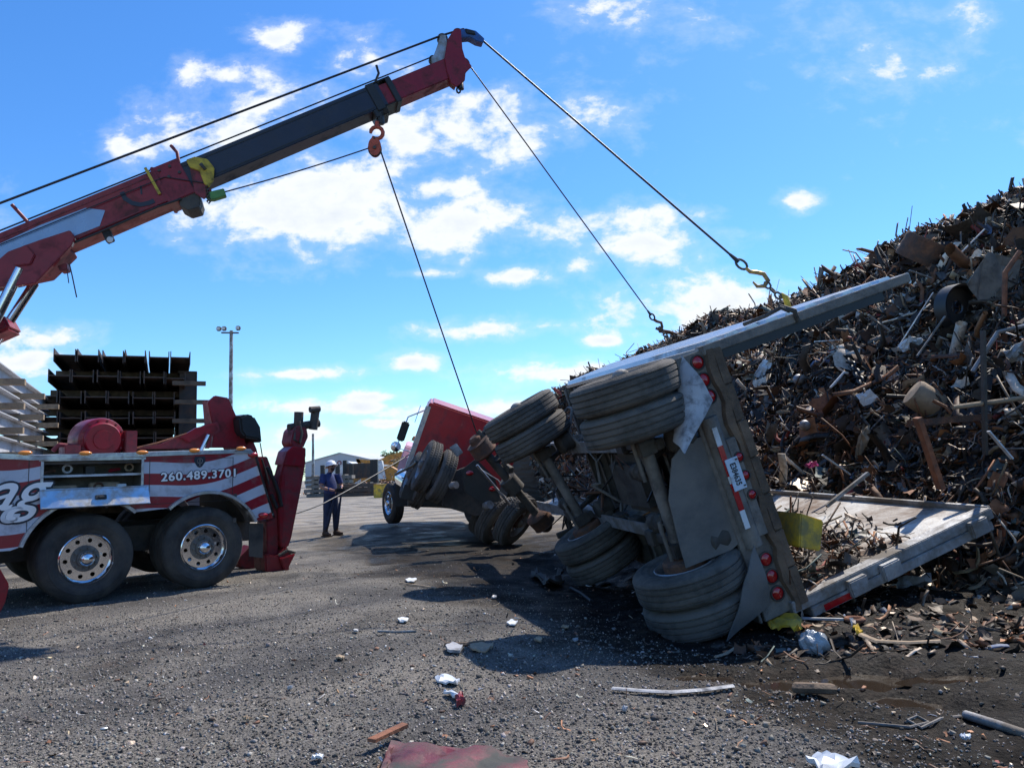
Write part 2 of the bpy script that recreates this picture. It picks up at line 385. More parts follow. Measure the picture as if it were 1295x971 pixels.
def ground_mat():
    m = bpy.data.materials.new('gravel_and_mud'); m.use_nodes = True; g = NT(m.node_tree); p = g.n['Principled BSDF']
    c = g.new('ShaderNodeNewGeometry').outputs['Position']
    s = g.new('ShaderNodeSeparateXYZ'); g.l.new(c, s.inputs[0]); x, y = s.outputs[0], s.outputs[1]
    fine = g.noise(c, 78, 4, .75); mid = g.noise(c, 9, 6, .65); big = g.noise(c, .75, 5, .6, .4)
    grav = g.ramp(fine, [(.30, (.040, .037, .034)), (.48, (.115, .107, .098)), (.68, (.31, .29, .265))])
    grav = g.mix(1, grav, g.ramp(big, [(.35, (.60, .60, .62)), (.62, (1.15, 1.12, 1.08))]), 'MULTIPLY')
    mudc = g.ramp(mid, [(.30, (.004, .003, .0025)), (.50, (.013, .0095, .007)), (.66, (.034, .024, .017)), (.82, (.10, .073, .052))])
    vo = g.new('ShaderNodeTexVoronoi'); g.put(vo.inputs['Vector'], c); vo.inputs['Scale'].default_value = 34
    # mud towards the heap
    mm = g.m('ADD', g.m('SUBTRACT', x, g.m('MULTIPLY', g.m('SUBTRACT', 7, y), .45)), g.m('MULTIPLY', g.m('SUBTRACT', big, .5), 3.5))
    fm = g.ramp(g.m('MULTIPLY_ADD', mm, .95, .42, clamp=True), [(.12, (0, 0, 0)), (.75, (1, 1, 1))])
    near = g.m('LESS_THAN', y, 400)
    cc = g.mix(fm, grav, mudc)
    # dry tan yard further back
    tan = g.ramp(mid, [(.3, (.20, .175, .145)), (.7, (.33, .29, .24))])
    ff = g.ramp(g.m('ADD', g.m('MULTIPLY', g.m('SUBTRACT', y, 12), .055), g.m('MULTIPLY', g.m('SUBTRACT', big, .5), .6), clamp=True), [(.15, (0, 0, 0)), (.6, (1, 1, 1))])
    cc = g.mix(ff, cc, tan)
    # tyre tracks running along the standing truck and oily stains by the trailer
    dd = g.m('ADD', g.m('MULTIPLY', x, -.674), g.m('MULTIPLY', y, .738)); tr = g.m('SINE', g.m('ADD', g.m('MULTIPLY', dd, 3.1), g.m('MULTIPLY', big, 7.0)))
    cc = g.mix(1, cc, g.ramp(g.m('MULTIPLY_ADD', tr, .35, g.m('MULTIPLY', mid, .55)), [(.10, (1.12, 1.10, 1.06)), (.42, (.92, .92, .92)), (.62, (.66, .66, .68))]), 'MULTIPLY')
    st = g.noise(c, .55, 6, .66, .6)
    cc = g.mix(g.ramp(st, [(.53, (0, 0, 0)), (.64, (.62, .62, .62))]), cc, (.022, .019, .017, 1))
    rustn = g.noise(c, 1.4, 7, .7, .5)
    cc = g.mix(g.ramp(rustn, [(.60, (0, 0, 0)), (.72, (.55, .55, .55))]), cc, g.mix(.5, cc, (.13, .065, .035, 1)))
    g.put(p.inputs['Base Color'], cc)
    wet = g.noise(c, 1.9, 5, .6)
    rr = g.ramp(g.m('MULTIPLY', g.m('MULTIPLY', wet, fm), 1.5), [(.5, (.9, .9, .9)), (.95, (.45, .45, .45))])
    g.put(p.inputs['Roughness'], rr); g.put(p.inputs['Specular IOR Level'], g.m('MULTIPLY_ADD', fm, -.18, .30))
    b = g.new('ShaderNodeBump'); b.inputs['Strength'].default_value = .9; b.inputs['Distance'].default_value = .02
    g.put(b.inputs['Height'], g.m('ADD', g.m('ADD', g.m('MULTIPLY', fine, .7), mid), g.m('MULTIPLY', vo.outputs['Distance'], .6)))
    g.l.new(b.outputs[0], p.inputs['Normal']); return m
ground = np_mesh('ground', V, [Fq], np.ones((len(V), 4)), ground_mat()); ground['kind'] = 'structure'
ground.data.polygons.foreach_set('use_smooth', [True]*len(ground.data.polygons))

m_water = bpy.data.materials.new('muddy_water'); m_water.use_nodes = True
_p = m_water.node_tree.nodes['Principled BSDF']; _p.inputs['Base Color'].default_value = (.030, .021, .014, 1); _p.inputs['Roughness'].default_value = .08; _p.inputs['Specular IOR Level'].default_value = .6
for k, (a, b, c, d) in enumerate(PUD):
    n = 40; lv = gzf(a, b) + .028
    pts = [Vector((a+c*1.4*math.cos(t)*(1+.15*math.sin(3*t+k)), b+d*1.4*math.sin(t), lv)) for t in [2*math.pi*j/n for j in range(n)]]
    mb = MB(); mb.add(pts, [tuple(range(n))]); o = mb.build('puddle', m_water); o['kind'] = 'structure'

# gravel stones, density falling with distance
def rot_rand(n):
    q = rng.normal(size=(n, 4)); q /= np.linalg.norm(q, axis=1)[:, None]; a, b, c, d = q.T
    return np.stack([np.stack([1-2*(c*c+d*d), 2*(b*c-a*d), 2*(b*d+a*c)], 1), np.stack([2*(b*c+a*d), 1-2*(b*b+d*d), 2*(c*d-a*b)], 1), np.stack([2*(b*d-a*c), 2*(c*d+a*b), 1-2*(b*b+c*c)], 1)], 1)
ICO_V = np.array([(1,0,0),(-1,0,0),(0,1,0),(0,-1,0),(0,0,1),(0,0,-1)], float)
ICO_F = np.array([(0,2,4),(2,1,4),(1,3,4),(3,0,4),(2,0,5),(1,2,5),(3,1,5),(0,3,5)])
CUB_V = np.array([(a, b, c) for a in (-1, 1) for b in (-1, 1) for c in (-1, 1)], float)*.65
CUB_F = np.array([(0,1,3,2),(4,6,7,5),(0,4,5,1),(2,3,7,6),(0,2,6,4),(1,5,7,3)])
def stones(n, ymin, ymax, smin, smax, cube):
    y = ymin*(ymax/ymin)**rng.random(n); x = (rng.random(n)*2-1)*.78*y
    keep = rng.random(n) > np.clip((x-.3-(y-6)*-.3)/1.8+.10, 0, .90); x, y = x[keep], y[keep]; n = len(x)
    s = smin*(smax/smin)**(rng.random(n)**2.2)
    BV, BF = (CUB_V, CUB_F) if cube else (ICO_V, ICO_F)
    v = BV[None]*(1+.35*rng.normal(size=(n, len(BV), 3)))*s[:, None, None]*np.array([1, .85, .65])
    v = np.einsum('nij,nkj->nki', rot_rand(n), v)
    z = gz(x, y)+s*.25
    v += np.stack([x, y, z], 1)[:, None]
    b = rng.choice([.08, .14, .21, .31, .48], n, p=[.22, .30, .26, .16, .06])[:, None]*np.array([1.03, .96, .88])*(1+.12*rng.normal(size=(n, 1)))*(1+.03*rng.normal(size=(n, 3)))
    c = np.concatenate([np.clip(b, .02, .7), np.zeros((n, 1))], 1)
    return v.reshape(-1, 3), BF, np.repeat(c, len(BV), 0), n, len(BV)
Vs, Fs, Cs, off = [], [], [], 0
for a in [(60000, 2.9, 12, .0035, .011, True), (36000, 2.9, 9, .0035, .010, False), (11000, 2.9, 8, .007, .017, True), (320, 3, 12, .012, .030, True)]:
    v, bf, c, n, k = stones(*a); Vs.append(v); Cs.append(c); Fs.append((bf[None]+(np.arange(n)*k)[:, None, None]+off).reshape(-1, bf.shape[1])); off += len(v)
o = np_mesh('gravel', np.concatenate(Vs), Fs, np.concatenate(Cs), m_stone)
tag(o, 'loose grey crushed stone covering the yard', 'gravel', kind='stuff')

# ------------------------------------------------------------------ scrap pieces (vectorised)
PAL = np.array([(.024,.021,.020,.2),(.042,.037,.034,.3),(.075,.068,.062,.4),(.15,.14,.135,.7),(.36,.355,.35,.8),(.52,.51,.49,.2),
                (.055,.034,.022,0),(.10,.052,.030,0),(.17,.082,.042,0),(.28,.145,.075,0),(.22,.19,.15,0),(.07,.11,.12,.1),(.25,.04,.03,0),(.10,.13,.20,.1),(.30,.24,.15,0)])
PAL[:12, :3] *= np.array([1.16, 1.0, .84])
PW = np.array([.15,.15,.11,.06,.04,.045,.10,.12,.09,.04,.035,.012,.006,.006,.015]); PW /= PW.sum()
def pieces(pos, nrm, size, kind, flat=.6):
    """bent strips, crumpled sheets, pipes and chunks lying on a surface"""
    n = len(pos); Q = rot_rand(n)
    # bias towards lying in the surface
    a = rng.normal(size=(n, 3)); k = rng.random(n) < flat
    nn = nrm+.35*rng.normal(size=(n, 3)); nn /= np.linalg.norm(nn, axis=1)[:, None]
    t = np.cross(nn, a); t /= np.linalg.norm(t, axis=1)[:, None]; bq = np.cross(nn, t)
    Q[k] = np.stack([t, bq, nn], 2)[k]
    if kind in ('strip', 'pipe', 'rod'):
        S = 5; u = np.linspace(-1, 1, S); m = 4 if kind != 'pipe' else 7
        L = size*(.5+rng.random(n)); 
        if kind == 'strip': wd = L*(.05+.16*rng.random(n)); th = wd*(.08+.3*rng.random(n)**2)
        elif kind == 'rod': wd = .006+.012*rng.random(n); th = wd
        else: wd = L*(.06+.16*rng.random(n)**2); th = wd
        bend = rng.normal(size=(n, 2))*.35; kink = rng.normal(size=(n, S, 2))*.06
        ang = (np.arange(m)+.5)/m*2*np.pi
        cx = np.broadcast_to(u[None, :, None]*L[:, None, None], (n, S, m))
        cy = (np.cos(ang)[None, None]*wd[:, None, None]) + ((bend[:, :1]*(u**2)[None]+kink[:, :, 0])*L[:, None])[:, :, None]
        cz = (np.sin(ang)[None, None]*th[:, None, None]) + ((bend[:, 1:]*(u**2)[None]+kink[:, :, 1])*L[:, None])[:, :, None]
        v = np.stack([cx, cy, cz], -1).reshape(n, S*m, 3); f = []
        for s in range(S-1):
            for j in range(m): f.append((s*m+j, s*m+(j+1) % m, (s+1)*m+(j+1) % m, (s+1)*m+j))
        if m == 4: f += [(3, 2, 1, 0), tuple(range((S-1)*m, S*m))]
        f = np.array(f)
    elif kind == 'sheet':
        g_ = np.linspace(-1, 1, 4); gx_, gy_ = np.meshgrid(g_, g_); b = np.stack([gx_.ravel(), gy_.ravel(), 0*gx_.ravel()], 1)
        L = size*(.35+.6*rng.random(n)); asp = .3+.7*rng.random(n)
        v = b[None]*np.stack([L, L*asp, L], 1)[:, None]; v = v + rng.normal(size=v.shape)*(L*.10)[:, None, None]
        v[:, :, 2] += (rng.normal(size=n)*.5)[:, None]*v[:, :, 0]**2/L[:, None]
        f = np.array([(r*4+c, r*4+c+1, r*4+c+5, r*4+c+4) for r in range(3) for c in range(3)])
    else:
        L = size*(.12+.3*rng.random(n))
        v = CUB_V[None]*(1+.28*rng.normal(size=(n, 8, 3)))*(L[:, None]*np.stack([1+rng.random(n), .4+.6*rng.random(n), .3+.5*rng.random(n)], 1))[:, None]
        f = CUB_F
    v = np.einsum('nij,nkj->nki', Q, v)+pos[:, None]
    c = PAL[rng.choice(len(PAL), n, p=PW)].copy(); c[:, :3] *= (1+.25*rng.normal(size=(n, 1))).clip(.4, 1.8)
    return v, f, c
def assemble(name, groups, extra=None):
    Vs, Fs, Cs, off = [], [], [], 0
    for v, f, c in groups:
        n, k = v.shape[:2]; Vs.append(v.reshape(-1, 3)); Fs.append((f[None]+(np.arange(n)*k)[:, None, None]+off).reshape(-1, f.shape[1]))
        Cs.append(np.repeat(c, k, 0)); off += n*k
    if extra:
        v, f, c = extra; Vs.append(v); Fs.append(f+off); Cs.append(c)
    F4 = np.concatenate([f for f in Fs if f.shape[1] == 4])
    return np_mesh(name, np.concatenate(Vs), [F4], np.concatenate(Cs), m_scrap)

# heap: foot, crest, back foot
CRp = [(1700,90,10.5),(1500,175,11.5),(1295,252,13),(1230,283,14),(1150,308,15.5),(1080,341,17),(1000,384,19),(940,398,21),(890,408,23),(830,440,26),(760,470,29),(705,490,32),(655,545,36)]
FTp = [(7.2,3.2),(6.2,5.0),(5.0,7.0),(4.3,8.9),(3.7,9.8),(3.3,11.2),(2.9,13.0),(2.7,15),(2.6,17.5),(2.5,21),(2.2,25),(1.9,29),(1.4,34)]
CR = np.array([tuple(ray(*p)) for p in CRp]); FT = np.array([(a, b, -.15) for a, b in FTp]); 
BK = CR.copy(); bd = CR-FT; bd[:, 2] = 0; BK += bd*1.0; BK[:, 2] = -.2
def heap(s, t):
    s = np.clip(s, 0, 11.999); i = s.astype(int); f = (s-i)[:, None]
    A = FT[i]*(1-f)+FT[i+1]*f; B = CR[i]*(1-f)+CR[i+1]*f; C = BK[i]*(1-f)+BK[i+1]*f
    t = t[:, None]; tt = np.minimum(t, 1); P = A+(B-A)*tt; P[:, 2:] += (B-A)[:, 2:]*(np.sin(tt*np.pi/2)-tt)*.25
    P2 = B+(C-B)*np.maximum(t-1, 0); P = np.where(t > 1, P2, P)
    am = np.minimum(1, t[:, 0]*4)*np.where(t[:, 0] > .9, .45, 1)
    P[:, 2] += am*(.7*vnoise(P[:, 0]*1.0, P[:, 1]+P[:, 2], 1.6, 11)+.35*vnoise(P[:, 0]+P[:, 2], P[:, 1], .6, 12))
    return P
ns, nt = 170, 120; S_, T_ = np.meshgrid(np.linspace(0, 12, ns), np.linspace(0, 2, nt))
HV = heap(S_.ravel(), T_.ravel()); HV += rng.normal(size=HV.shape)*.02
ii = np.arange(nt-1)[:, None]*ns+np.arange(ns-1)[None]; HF = np.stack([ii, ii+1, ii+ns+1, ii+ns], -1).reshape(-1, 4)
HC = np.tile([.022, .017, .015, 0], (len(HV), 1))
def heap_pts(n, near=1.0, tmax=1.08):
    s = 12*rng.random(n)**near; t = rng.random(n)*tmax; P = heap(s, t)
    e = .05; a = heap(s+e, t)-P; b = heap(s, t+e*.5)-P; nr = np.cross(a, b); nr /= np.linalg.norm(nr, axis=1)[:, None]+1e-9
    nr[nr[:, 2] < 0] *= -1; P += nr*(rng.random(n)[:, None]*.16-.02); return P, nr
GR = []
for kind, n, sz, nr in [('strip', 15000, .13, 1.3), ('rod', 3500, .22, 1.3), ('pipe', 2200, .13, 1.2), ('sheet', 6500, .15, 1.3), ('chunk', 9000, .15, 1.2),
                        ('strip', 900, .36, 1.1), ('pipe', 180, .32, 1.2), ('sheet', 240, .34, 1.2), ('chunk', 450, .36, 1.2), ('rod', 500, .5, 1.2), ('sheet', 900, .24, 1.2), ('chunk', 1500, .24, 1.2), ('strip', 9000, .08, 1.6), ('chunk', 8000, .07, 1.6), ('sheet', 5000, .09, 1.6)]:
    P, N = heap_pts(n, nr); GR.append(pieces(P, N, sz, kind))
P = heap(12*rng.random(1700)**1.1, 1+.03*rng.normal(size=1700)); P[:, 2] += .04*rng.random(1700)
GR.append(pieces(P, np.tile([0., 0, 1], (1700, 1)), .12, 'strip', .8))
P = heap(12*rng.random(70)**1.1, 1+.03*rng.normal(size=70)); GR.append(pieces(P, np.tile([0., 0, 1], (70, 1)), .28, 'rod', .3))
o = assemble('scrap_heap', GR, (HV, HF, HC)); tag(o, 'tall heap of shredded and cut mixed scrap metal behind the overturned trailer', 'scrap heap', kind='stuff')

# ------------------------------------------------------------------ wheels
def tyre_prof(R=.52, W=.28, ri=.29, gro=4, gd=.016, gwid=.009):
    h = W/2; P = [(ri, -h*.72), (ri+.012, -h*.86), (ri+.035, -h*.93), (ri+.05, -h*.94), (ri+.055, -h*.97), (R-.15, -h*1.045), (R-.12, -h*1.05), (R-.115, -h*1.075), (R-.10, -h*1.075), (R-.095, -h*1.04), (R-.065, -h*1.01), (R-.06, -h*.985), (R-.03, -h*.93), (R-.012, -h*.83)]
    ys = [(-.6+1.2*k/(gro-1))*h for k in range(gro)]
    for y in ys: P += [(R, y-gwid), (R-gd, y-gwid*.6), (R-gd, y+gwid*.6), (R, y+gwid)]
    P += [(r, -y) for r, y in reversed(P[:14])]; return P
def ring_pts(r, n, a0=0): return [(r*math.cos(a0+2*math.pi*k/n), r*math.sin(a0+2*math.pi*k/n)) for k in range(n)]
def make_wheel(F, parent, mt, mr, mh, R=.52, W=.28, treads=False, hub=True, lug=False):
    b = MB(); b.lathe(tyre_prof(R, W), 72, close=True)
    if lug:
        for k in range(60):
            a = 2*math.pi*k/60
            for y in (-.085, 0, .085):
                M = Matrix.Rotation(-(a+y*.6), 4, 'Y') @ T(R-.003, y, 0); b.box((0, 0, 0), (.02, .05, .030), M)
    wh = b.build('wheel', mt, F, parent, smooth=30)
    r = MB(); f = -W/2
    r.lathe([(.298, f+.035), (.302, f+.015), (.292, f+.008), (.282, f+.02), (.272, f+.05), (.262, f+.10), (.258, f+.115)], 64)
    r.lathe([(.275, W/2-.03), (.262, 0), (.258, f+.115)], 48)
    pl = holed_plate(ring_pts(.262, 64), [[(x+q[0], z+q[1]) for q in ring_pts(.026, 12)] for x, z in ring_pts(.212, 10, .1)]+[ring_pts(.09, 24)], .012)
    r.add([(v[0], v[1]+f+.095, v[2]) for v in pl.v], pl.f)
    r.build('rim', mr, F, wh, smooth=30)
    if hub:
        h = MB(); h.lathe([(.155, f+.105), (.155, f+.085), (.148, f+.08), (.10, f+.075), (.095, f+.03), (.085, f+.02)], 40)
        for x, z in ring_pts(.125, 10, .1): h.lathe([(.0, -.035), (.012, -.032), (.015, 0), (.015, .02)], 6, T(x, f+.072, z))
        hb = h.build('hub', mh, F, wh, smooth=30)
        c = MB(); c.lathe([(.082, f+.02), (.080, f-.01), (.055, f-.035), (.02, f-.05), (0, f-.052)], 32); c.build('hub_cap', mr, F, wh, smooth=60)
    return wh

# ------------------------------------------------------------------ recovery truck
TF = Matrix(((.7389, -.6734, .0242, -5.0883), (.6738, .7381, -.0348, 9.1278), (.0056, .0420, .9991, .5164), (0, 0, 0, 1)))
TB = TF @ T(0, 1.2, -.52)
truck = empty('recovery_truck', TB, 'red and white striped heavy recovery truck with its long boom raised over the yard', 'recovery truck')
def th(px, py, y=-.05):
    v = hit(px, py, TF, 1, y); return (v.x, v.z)
def arc(cx, r, a0, a1, n): return [(cx+r*math.cos(rad(a0+(a1-a0)*k/n)), r*math.sin(rad(a0+(a1-a0)*k/n))) for k in range(n+1)]
outl = [(-3.2, 1.42), (-.6, 1.215), (1.89, 1.265), (2.0, 1.19), (2.275, .33)] + arc(1.374, .73, 24, 132, 20) + arc(0, .72, 46, 163, 20) + [(-.78, .18), (-3.2, .20)]
op = [th(52, 580), th(182, 580), th(182, 619), th(53, 619)]
pl = holed_plate(outl, [op], .035); b = MB(); b.add([(v[0], v[1]-.05, v[2]) for v in pl.v], pl.f)
panel = b.build('striped_side_panel', m_flag, TF, truck)
b = MB()
for x in (-.64, .65, 1.70): b.bb((x, -.054, .6 if x > 0 else .25), (x+.006, -.0495, 1.17))
b.bb((.66, -.054, .60), (1.70, -.0495, .606)); b.bb((.66, -.054, 1.16), (1.70, -.0495, 1.166)); b.build('panel_seam', m_black, TF, panel)
# open tool locker
b = MB(); x0, x1, z0, z1 = op[0][0]-.02, op[1][0]+.02, op[2][1]-.02, op[0][1]+.02
b.bb((x0, .46, z0), (x1, .48, z1)); b.bb((x0, -.012, z0-.02), (x1, .46, z0)); b.bb((x0, -.012, z1), (x1, .46, z1+.02)); b.bb((x0-.02, -.012, z0), (x0, .46, z1)); b.bb((x1, -.012, z0), (x1+.02, .46, z1))
lk = b.build('tool_locker', m_under, TF, panel)
b = MB(); b.bb((x0, .05, z0+.20), (x1, .44, z0+.225)); b.build('shelf', m_white, TF, lk)
b = MB(); n = th(54, 618)[0]; e = 0.028
for a_, b_ in [((x0, z0+.02), (x1, z0+.02+e)), ((x0, z1-e-.02), (x1, z1-.02)), ((x0+.02, z0), (x0+.02+e, z1)), ((x1-e-.02, z0), (x1-.02, z1))]: b.bb((a_[0], -.062, a_[1]), (b_[0], -.049, b_[1]))
b.build('locker_frame', m_alu, TF, panel)
dz = th(100, 618)[1]; DM = TF @ T(0, -.07, dz) @ Matrix.Rotation(rad(-24), 4, 'X')
b = MB(); b.bb((x0+.01, -.02, -.235), (x1+.03, .0, 0)); b.bb((x0+.01, -.035, -.012), (x1+.03, -.02, -.001)); b.bb((x0+.01, -.035, -.235), (x1+.03, -.02, -.222)); dr = b.build('locker_door', m_alu, DM, panel, bevel=.004)
b = MB(); b.bb((.03, -.042, -.15), (.15, -.021, -.10)); b.bb((.06, -.055, -.14), (.12, -.043, -.115)); b.build('latch', m_black, DM, dr, bevel=.004)
# rail, lights, trim
b = MB(); b.prism([(-3.2, 0, 1.375), (-.6, 0, 1.172), (1.89, 0, 1.222), (1.955, 0, 1.175), (2.0, 0, 1.20), (1.93, 0, 1.275), (-.6, 0, 1.23), (-3.2, 0, 1.44)], 1, -.085, -.051)
b.prism([(-3.2, 0, 1.40), (-.6, 0, 1.205), (1.93, 0, 1.25), (1.93, 0, 1.262), (-.6, 0, 1.217), (-3.2, 0, 1.42)], 1, -.05, 2.45); b.build('deck_rail', m_alu, TF, truck, bevel=.004)
for px, py in ((32, 572.5), (108, 573), (180, 572), (246, 569.5), (305, 567)):
    x, z = th(px, py, -.086); b = MB()
    b.add(*(lambda q: (q.v, q.f))(MB().lathe([(0, -.03), (.018, -.024), (.026, -.008), (.027, 0)], 20, T(x, -.086, z) @ Matrix.Diagonal((2.6, 1, 1, 1))))); ml = b.build('marker_light', m_amber, TF, truck, smooth=60)
    c = MB(); c.bb((x-.085, -.092, z-.032), (x+.085, -.086, z-.026)); c.build('bezel', m_chrome, TF, ml)
for px, py in ((320, 575), (333, 651)):
    x, z = th(px, py, -.06); MB().lathe([(0, -.04), (.025, -.03), (.036, -.01), (.038, .03)], 20, T(x, -.06, z) @ Matrix.Diagonal((1.9, 1, 1, 1))).build('tail_light', m_redlens, TF, truck, smooth=60)
b = MB(); b.prism([(1.985, 0, 1.18), (2.012, 0, 1.19), (2.30, 0, .33), (2.268, 0, .33)], 1, -.075, -.045); b.build('rear_trim', m_chrome, TF, truck)
for cx, a0, a1 in ((0, 46, 163), (1.374, 24, 132)):
    b = MB(); b.lathe([(.70, -.085), (.735, -.085), (.742, -.06), (.735, .30), (.72, .30), (.70, -.05)], 28, T(cx, 0, 0) @ Matrix.Rotation(0, 4, 'Y'), a0=rad(a0), a1=rad(a1), close=True); b.build('fender', m_alu, TF, truck, smooth=40)
# underbody, deck
b = MB(); b.bb((-7.5, .75, -.05), (2.3, .90, .28)); b.bb((-7.5, 1.55, -.05), (2.3, 1.70, .28)); b.bb((-3.2, .50, .74), (2.2, 2.0, 1.16)); b.bb((2.05, .35, .25), (2.25, 2.1, 1.1))
b.bb((-.12, .2, -.10), (.12, 2.25, .10)); b.bb((1.25, .2, -.10), (1.49, 2.25, .10)); b.bb((-3.1, .3, .2), (-.8, 2.1, .7)); b.build('chassis', m_dark, TF, truck, bevel=.01)
b = MB(); b.add([(v[0], 2.42-v[1]-.0, v[2]) for v in pl.v], pl.f); b.build('far_side_panel', m_flag, TF, truck)
b = MB(); b.bb((-3.2, -.02, 1.12), (1.9, 2.4, 1.17)); b.build('deck', m_dark, TF, truck)
b = MB(); b.prism([(x, 0, z) for x, z in (th(317, 662), th(336, 662), th(335, 706), th(318, 704))], 1, .02, .035); b.build('mudflap', m_rub, TF, truck)
b = MB(); b.lathe([(0, -.18), (.05, -.17), (.06, 0), (.05, .17), (0, .18)], 16, T(x0+.75, .20, z0+.07) @ Matrix.Rotation(rad(90), 4, 'Z')); b.bb((x0+.12, .04, z0+.002), (x0+.42, .3, z0+.10)); b.build('blanket_roll', m_woodl, TF, lk, smooth=40, bevel=.01)
# tool clutter in the locker
for k in range(9):
    b = MB(); x = x0+.08+k*.12+random.uniform(-.03, .03); zb = z0 if k % 2 else z0+.226
    if k % 3 == 0: b.tube([(x, .10, zb+.03), (x+.13, .16, zb+.05), (x+.05, .25, zb+.04)], .018, 8)
    elif k % 3 == 1: b.box((x, .15, zb+.05), (.10, .12, .09))
    else: b.lathe([(.045, 0), (.06, .02), (.045, .04), (.03, .02)], 16, T(x, .12, zb+.07), close=True)
    b.build('stored_tool', [m_rust, m_red, m_white, m_woodl, m_black][k % 5], TF, lk, bevel=.004)
# wheels
wt = make_wheel(TF @ T(0, .14, 0), truck, m_rub, m_chrome, m_under)
def cw(src, F, par): return copy_tree(src, F, par, 'wheel')
cw(wt, TF @ T(1.374, .14, 0), truck)
RY = Matrix.Rotation(math.pi, 4, 'Z')
for x in (0, 1.374):
    cw(wt, TF @ T(x, .46, 0) @ RY, truck); cw(wt, TF @ T(x, 2.26, 0) @ RY, truck); cw(wt, TF @ T(x, 1.94, 0), truck)
cw(wt, TF @ T(-5.9, .14, 0), truck); cw(wt, TF @ T(-5.9, 2.26, 0) @ RY, truck)
# cab, out of frame on the left
b = MB(); b.prism([(-3.3, 0, .1), (-3.3, 0, 2.3), (-4.9, 0, 2.45), (-5.3, 0, 1.5), (-6.9, 0, 1.15), (-7.1, 0, .1), (-6.5, 0, .1), (-6.35, 0, .55), (-5.9, 0, .72), (-5.45, 0, .55), (-5.3, 0, .1)], 1, .05, 2.35); cab = b.build('cab', m_red, TF, truck, bevel=.06)
b = MB(); b.bb((-4.8, .04, 1.5), (-4.0, .048, 2.1)); b.build('side_window', m_black, TF, cab)
b = MB(); b.bb((-7.3, -.0, .0), (-7.1, 2.4, .35)); b.build('bumper', m_chrome, TF, truck, bevel=.03)
# lettering
def text(s, name, F, size, m, parent, depth=.002, shear=0, off=0, sx=1, space=1.0, fat=0):
    cu = bpy.data.curves.new(name, 'FONT'); cu.body = s; cu.size = size; cu.extrude = depth; cu.shear = shear; cu.align_x = 'CENTER'; cu.align_y = 'CENTER'; cu.space_character = space
    tmp = bpy.data.objects.new('t', cu); COL.objects.link(tmp); dg = bpy.context.evaluated_depsgraph_get(); dg.update()
    me = bpy.data.meshes.new_from_object(tmp.evaluated_get(dg)); bpy.data.objects.remove(tmp)
    if fat:
        bm = bmesh.new()
        for k in range(8):
            q = bpy.data.meshes.new('q'); q = me.copy(); q.transform(Matrix.Translation((fat*math.cos(k*math.pi/4), fat*math.sin(k*math.pi/4), -.0002*k))); bm.from_mesh(q); bpy.data.meshes.remove(q)
        bm.to_mesh(me); bm.free()
    me.materials.clear(); me.materials.append(m); o = bpy.data.objects.new(name, me); put(o, F @ Matrix.Diagonal((sx, 1, 1, 1)), parent); return o
R90 = Matrix.Rotation(math.pi/2, 4, 'X')
tx = (th(200, 600)[0]+th(303, 598)[0])/2; tz = (th(200, 606)[1]+th(303, 596)[1])/2
TX = TF @ T(tx, -.056, tz) @ Matrix.Rotation(rad(-1.5), 4, 'Y') @ R90
text('260.489.3701', 'phone_number_outline', TX, .150, m_ink, panel, .001, 0, 0, 1.07, 1.12, fat=.013)
text('260.489.3701', 'phone_number', TX @ T(0, 0, .005), .150, m_letter, panel, .001, 0, 0, 1.07, 1.12, fat=.004)
x, z = th(22, 622); text('ag', 'script_lettering_outline', TF @ T(x-.06, -.056, z) @ R90, .62, m_ink, panel, .001, .5, fat=.030)
text('ag', 'script_lettering', TF @ T(x-.06, -.062, z) @ R90, .62, m_letter, panel, .001, .5, fat=.006)
x, z = th(9, 652); text('G', 'block_lettering_outline', TF @ T(x, -.056, z) @ R90, .24, m_ink, panel, .001, .4, 0, 1.1, fat=.026)
text('G', 'block_lettering', TF @ T(x, -.062, z) @ R90, .24, m_white, panel, .001, .4, 0, 1.1, fat=.008)
x, z = th(252.5, 584); b = MB(); b.prism([(x-.065, 0, z+.07), (x+.065, 0, z+.07), (x+.075, 0, z+.01), (x+.03, 0, z-.06), (x, 0, z-.075), (x-.03, 0, z-.06), (x-.075, 0, z+.01)], 1, -.058, -.0505)
cr = b.build('shield_badge', m_ink, TF, panel, bevel=.003); b = MB(); b.lathe([(.03, -.004), (.036, -.004), (.036, 0), (.03, 0)], 20, T(x, -.059, z+.015), close=True); b.bb((x-.004, -.063, z-.05), (x+.004, -.059, z+.05)); b.bb((x-.03, -.063, z-.02), (x+.03, -.059, z-.013)); b.build('badge_emblem', m_aludirty, TF, cr)
# mast, winch, deck gear
def plate_px(name, pts, y, t, m, F=TF, parent=truck, bevel=.012, ax=1, **k):
    b = MB(); b.prism([hit(px, py, F, ax, y) for px, py in pts], ax, y, y+t); return b.build(name, m, F, parent, bevel=bevel, **k)
mast = plate_px('mast', [(263, 508), (272, 500), (289, 503), (300, 528), (313, 566), (268, 566), (271, 545), (266, 525)], .95, .05, m_red)
plate_px('mast_side', [(272, 500), (289, 503), (300, 528), (313, 566), (268, 566), (274, 540)], 1.45, .05, m_redd, parent=mast)
plate_px('mast_web', [(270, 505), (282, 503), (296, 545), (300, 566), (275, 566)], 1.0, .45, m_redd, parent=mast)
plate_px('boom_saddle', [(170, 568), (205, 561), (243, 545), (262, 536), (276, 533), (279, 545), (268, 552), (266, 567)], .93, .06, m_redd)
plate_px('saddle_bracket', [(228, 553), (248, 541), (272, 535), (277, 543), (255, 552), (240, 560)], .86, .06, m_red)
plate_px('rear_guard', [(310, 563), (320, 556), (325, 568), (345, 655), (340, 658), (318, 580)], 1.0, .9, m_redd)
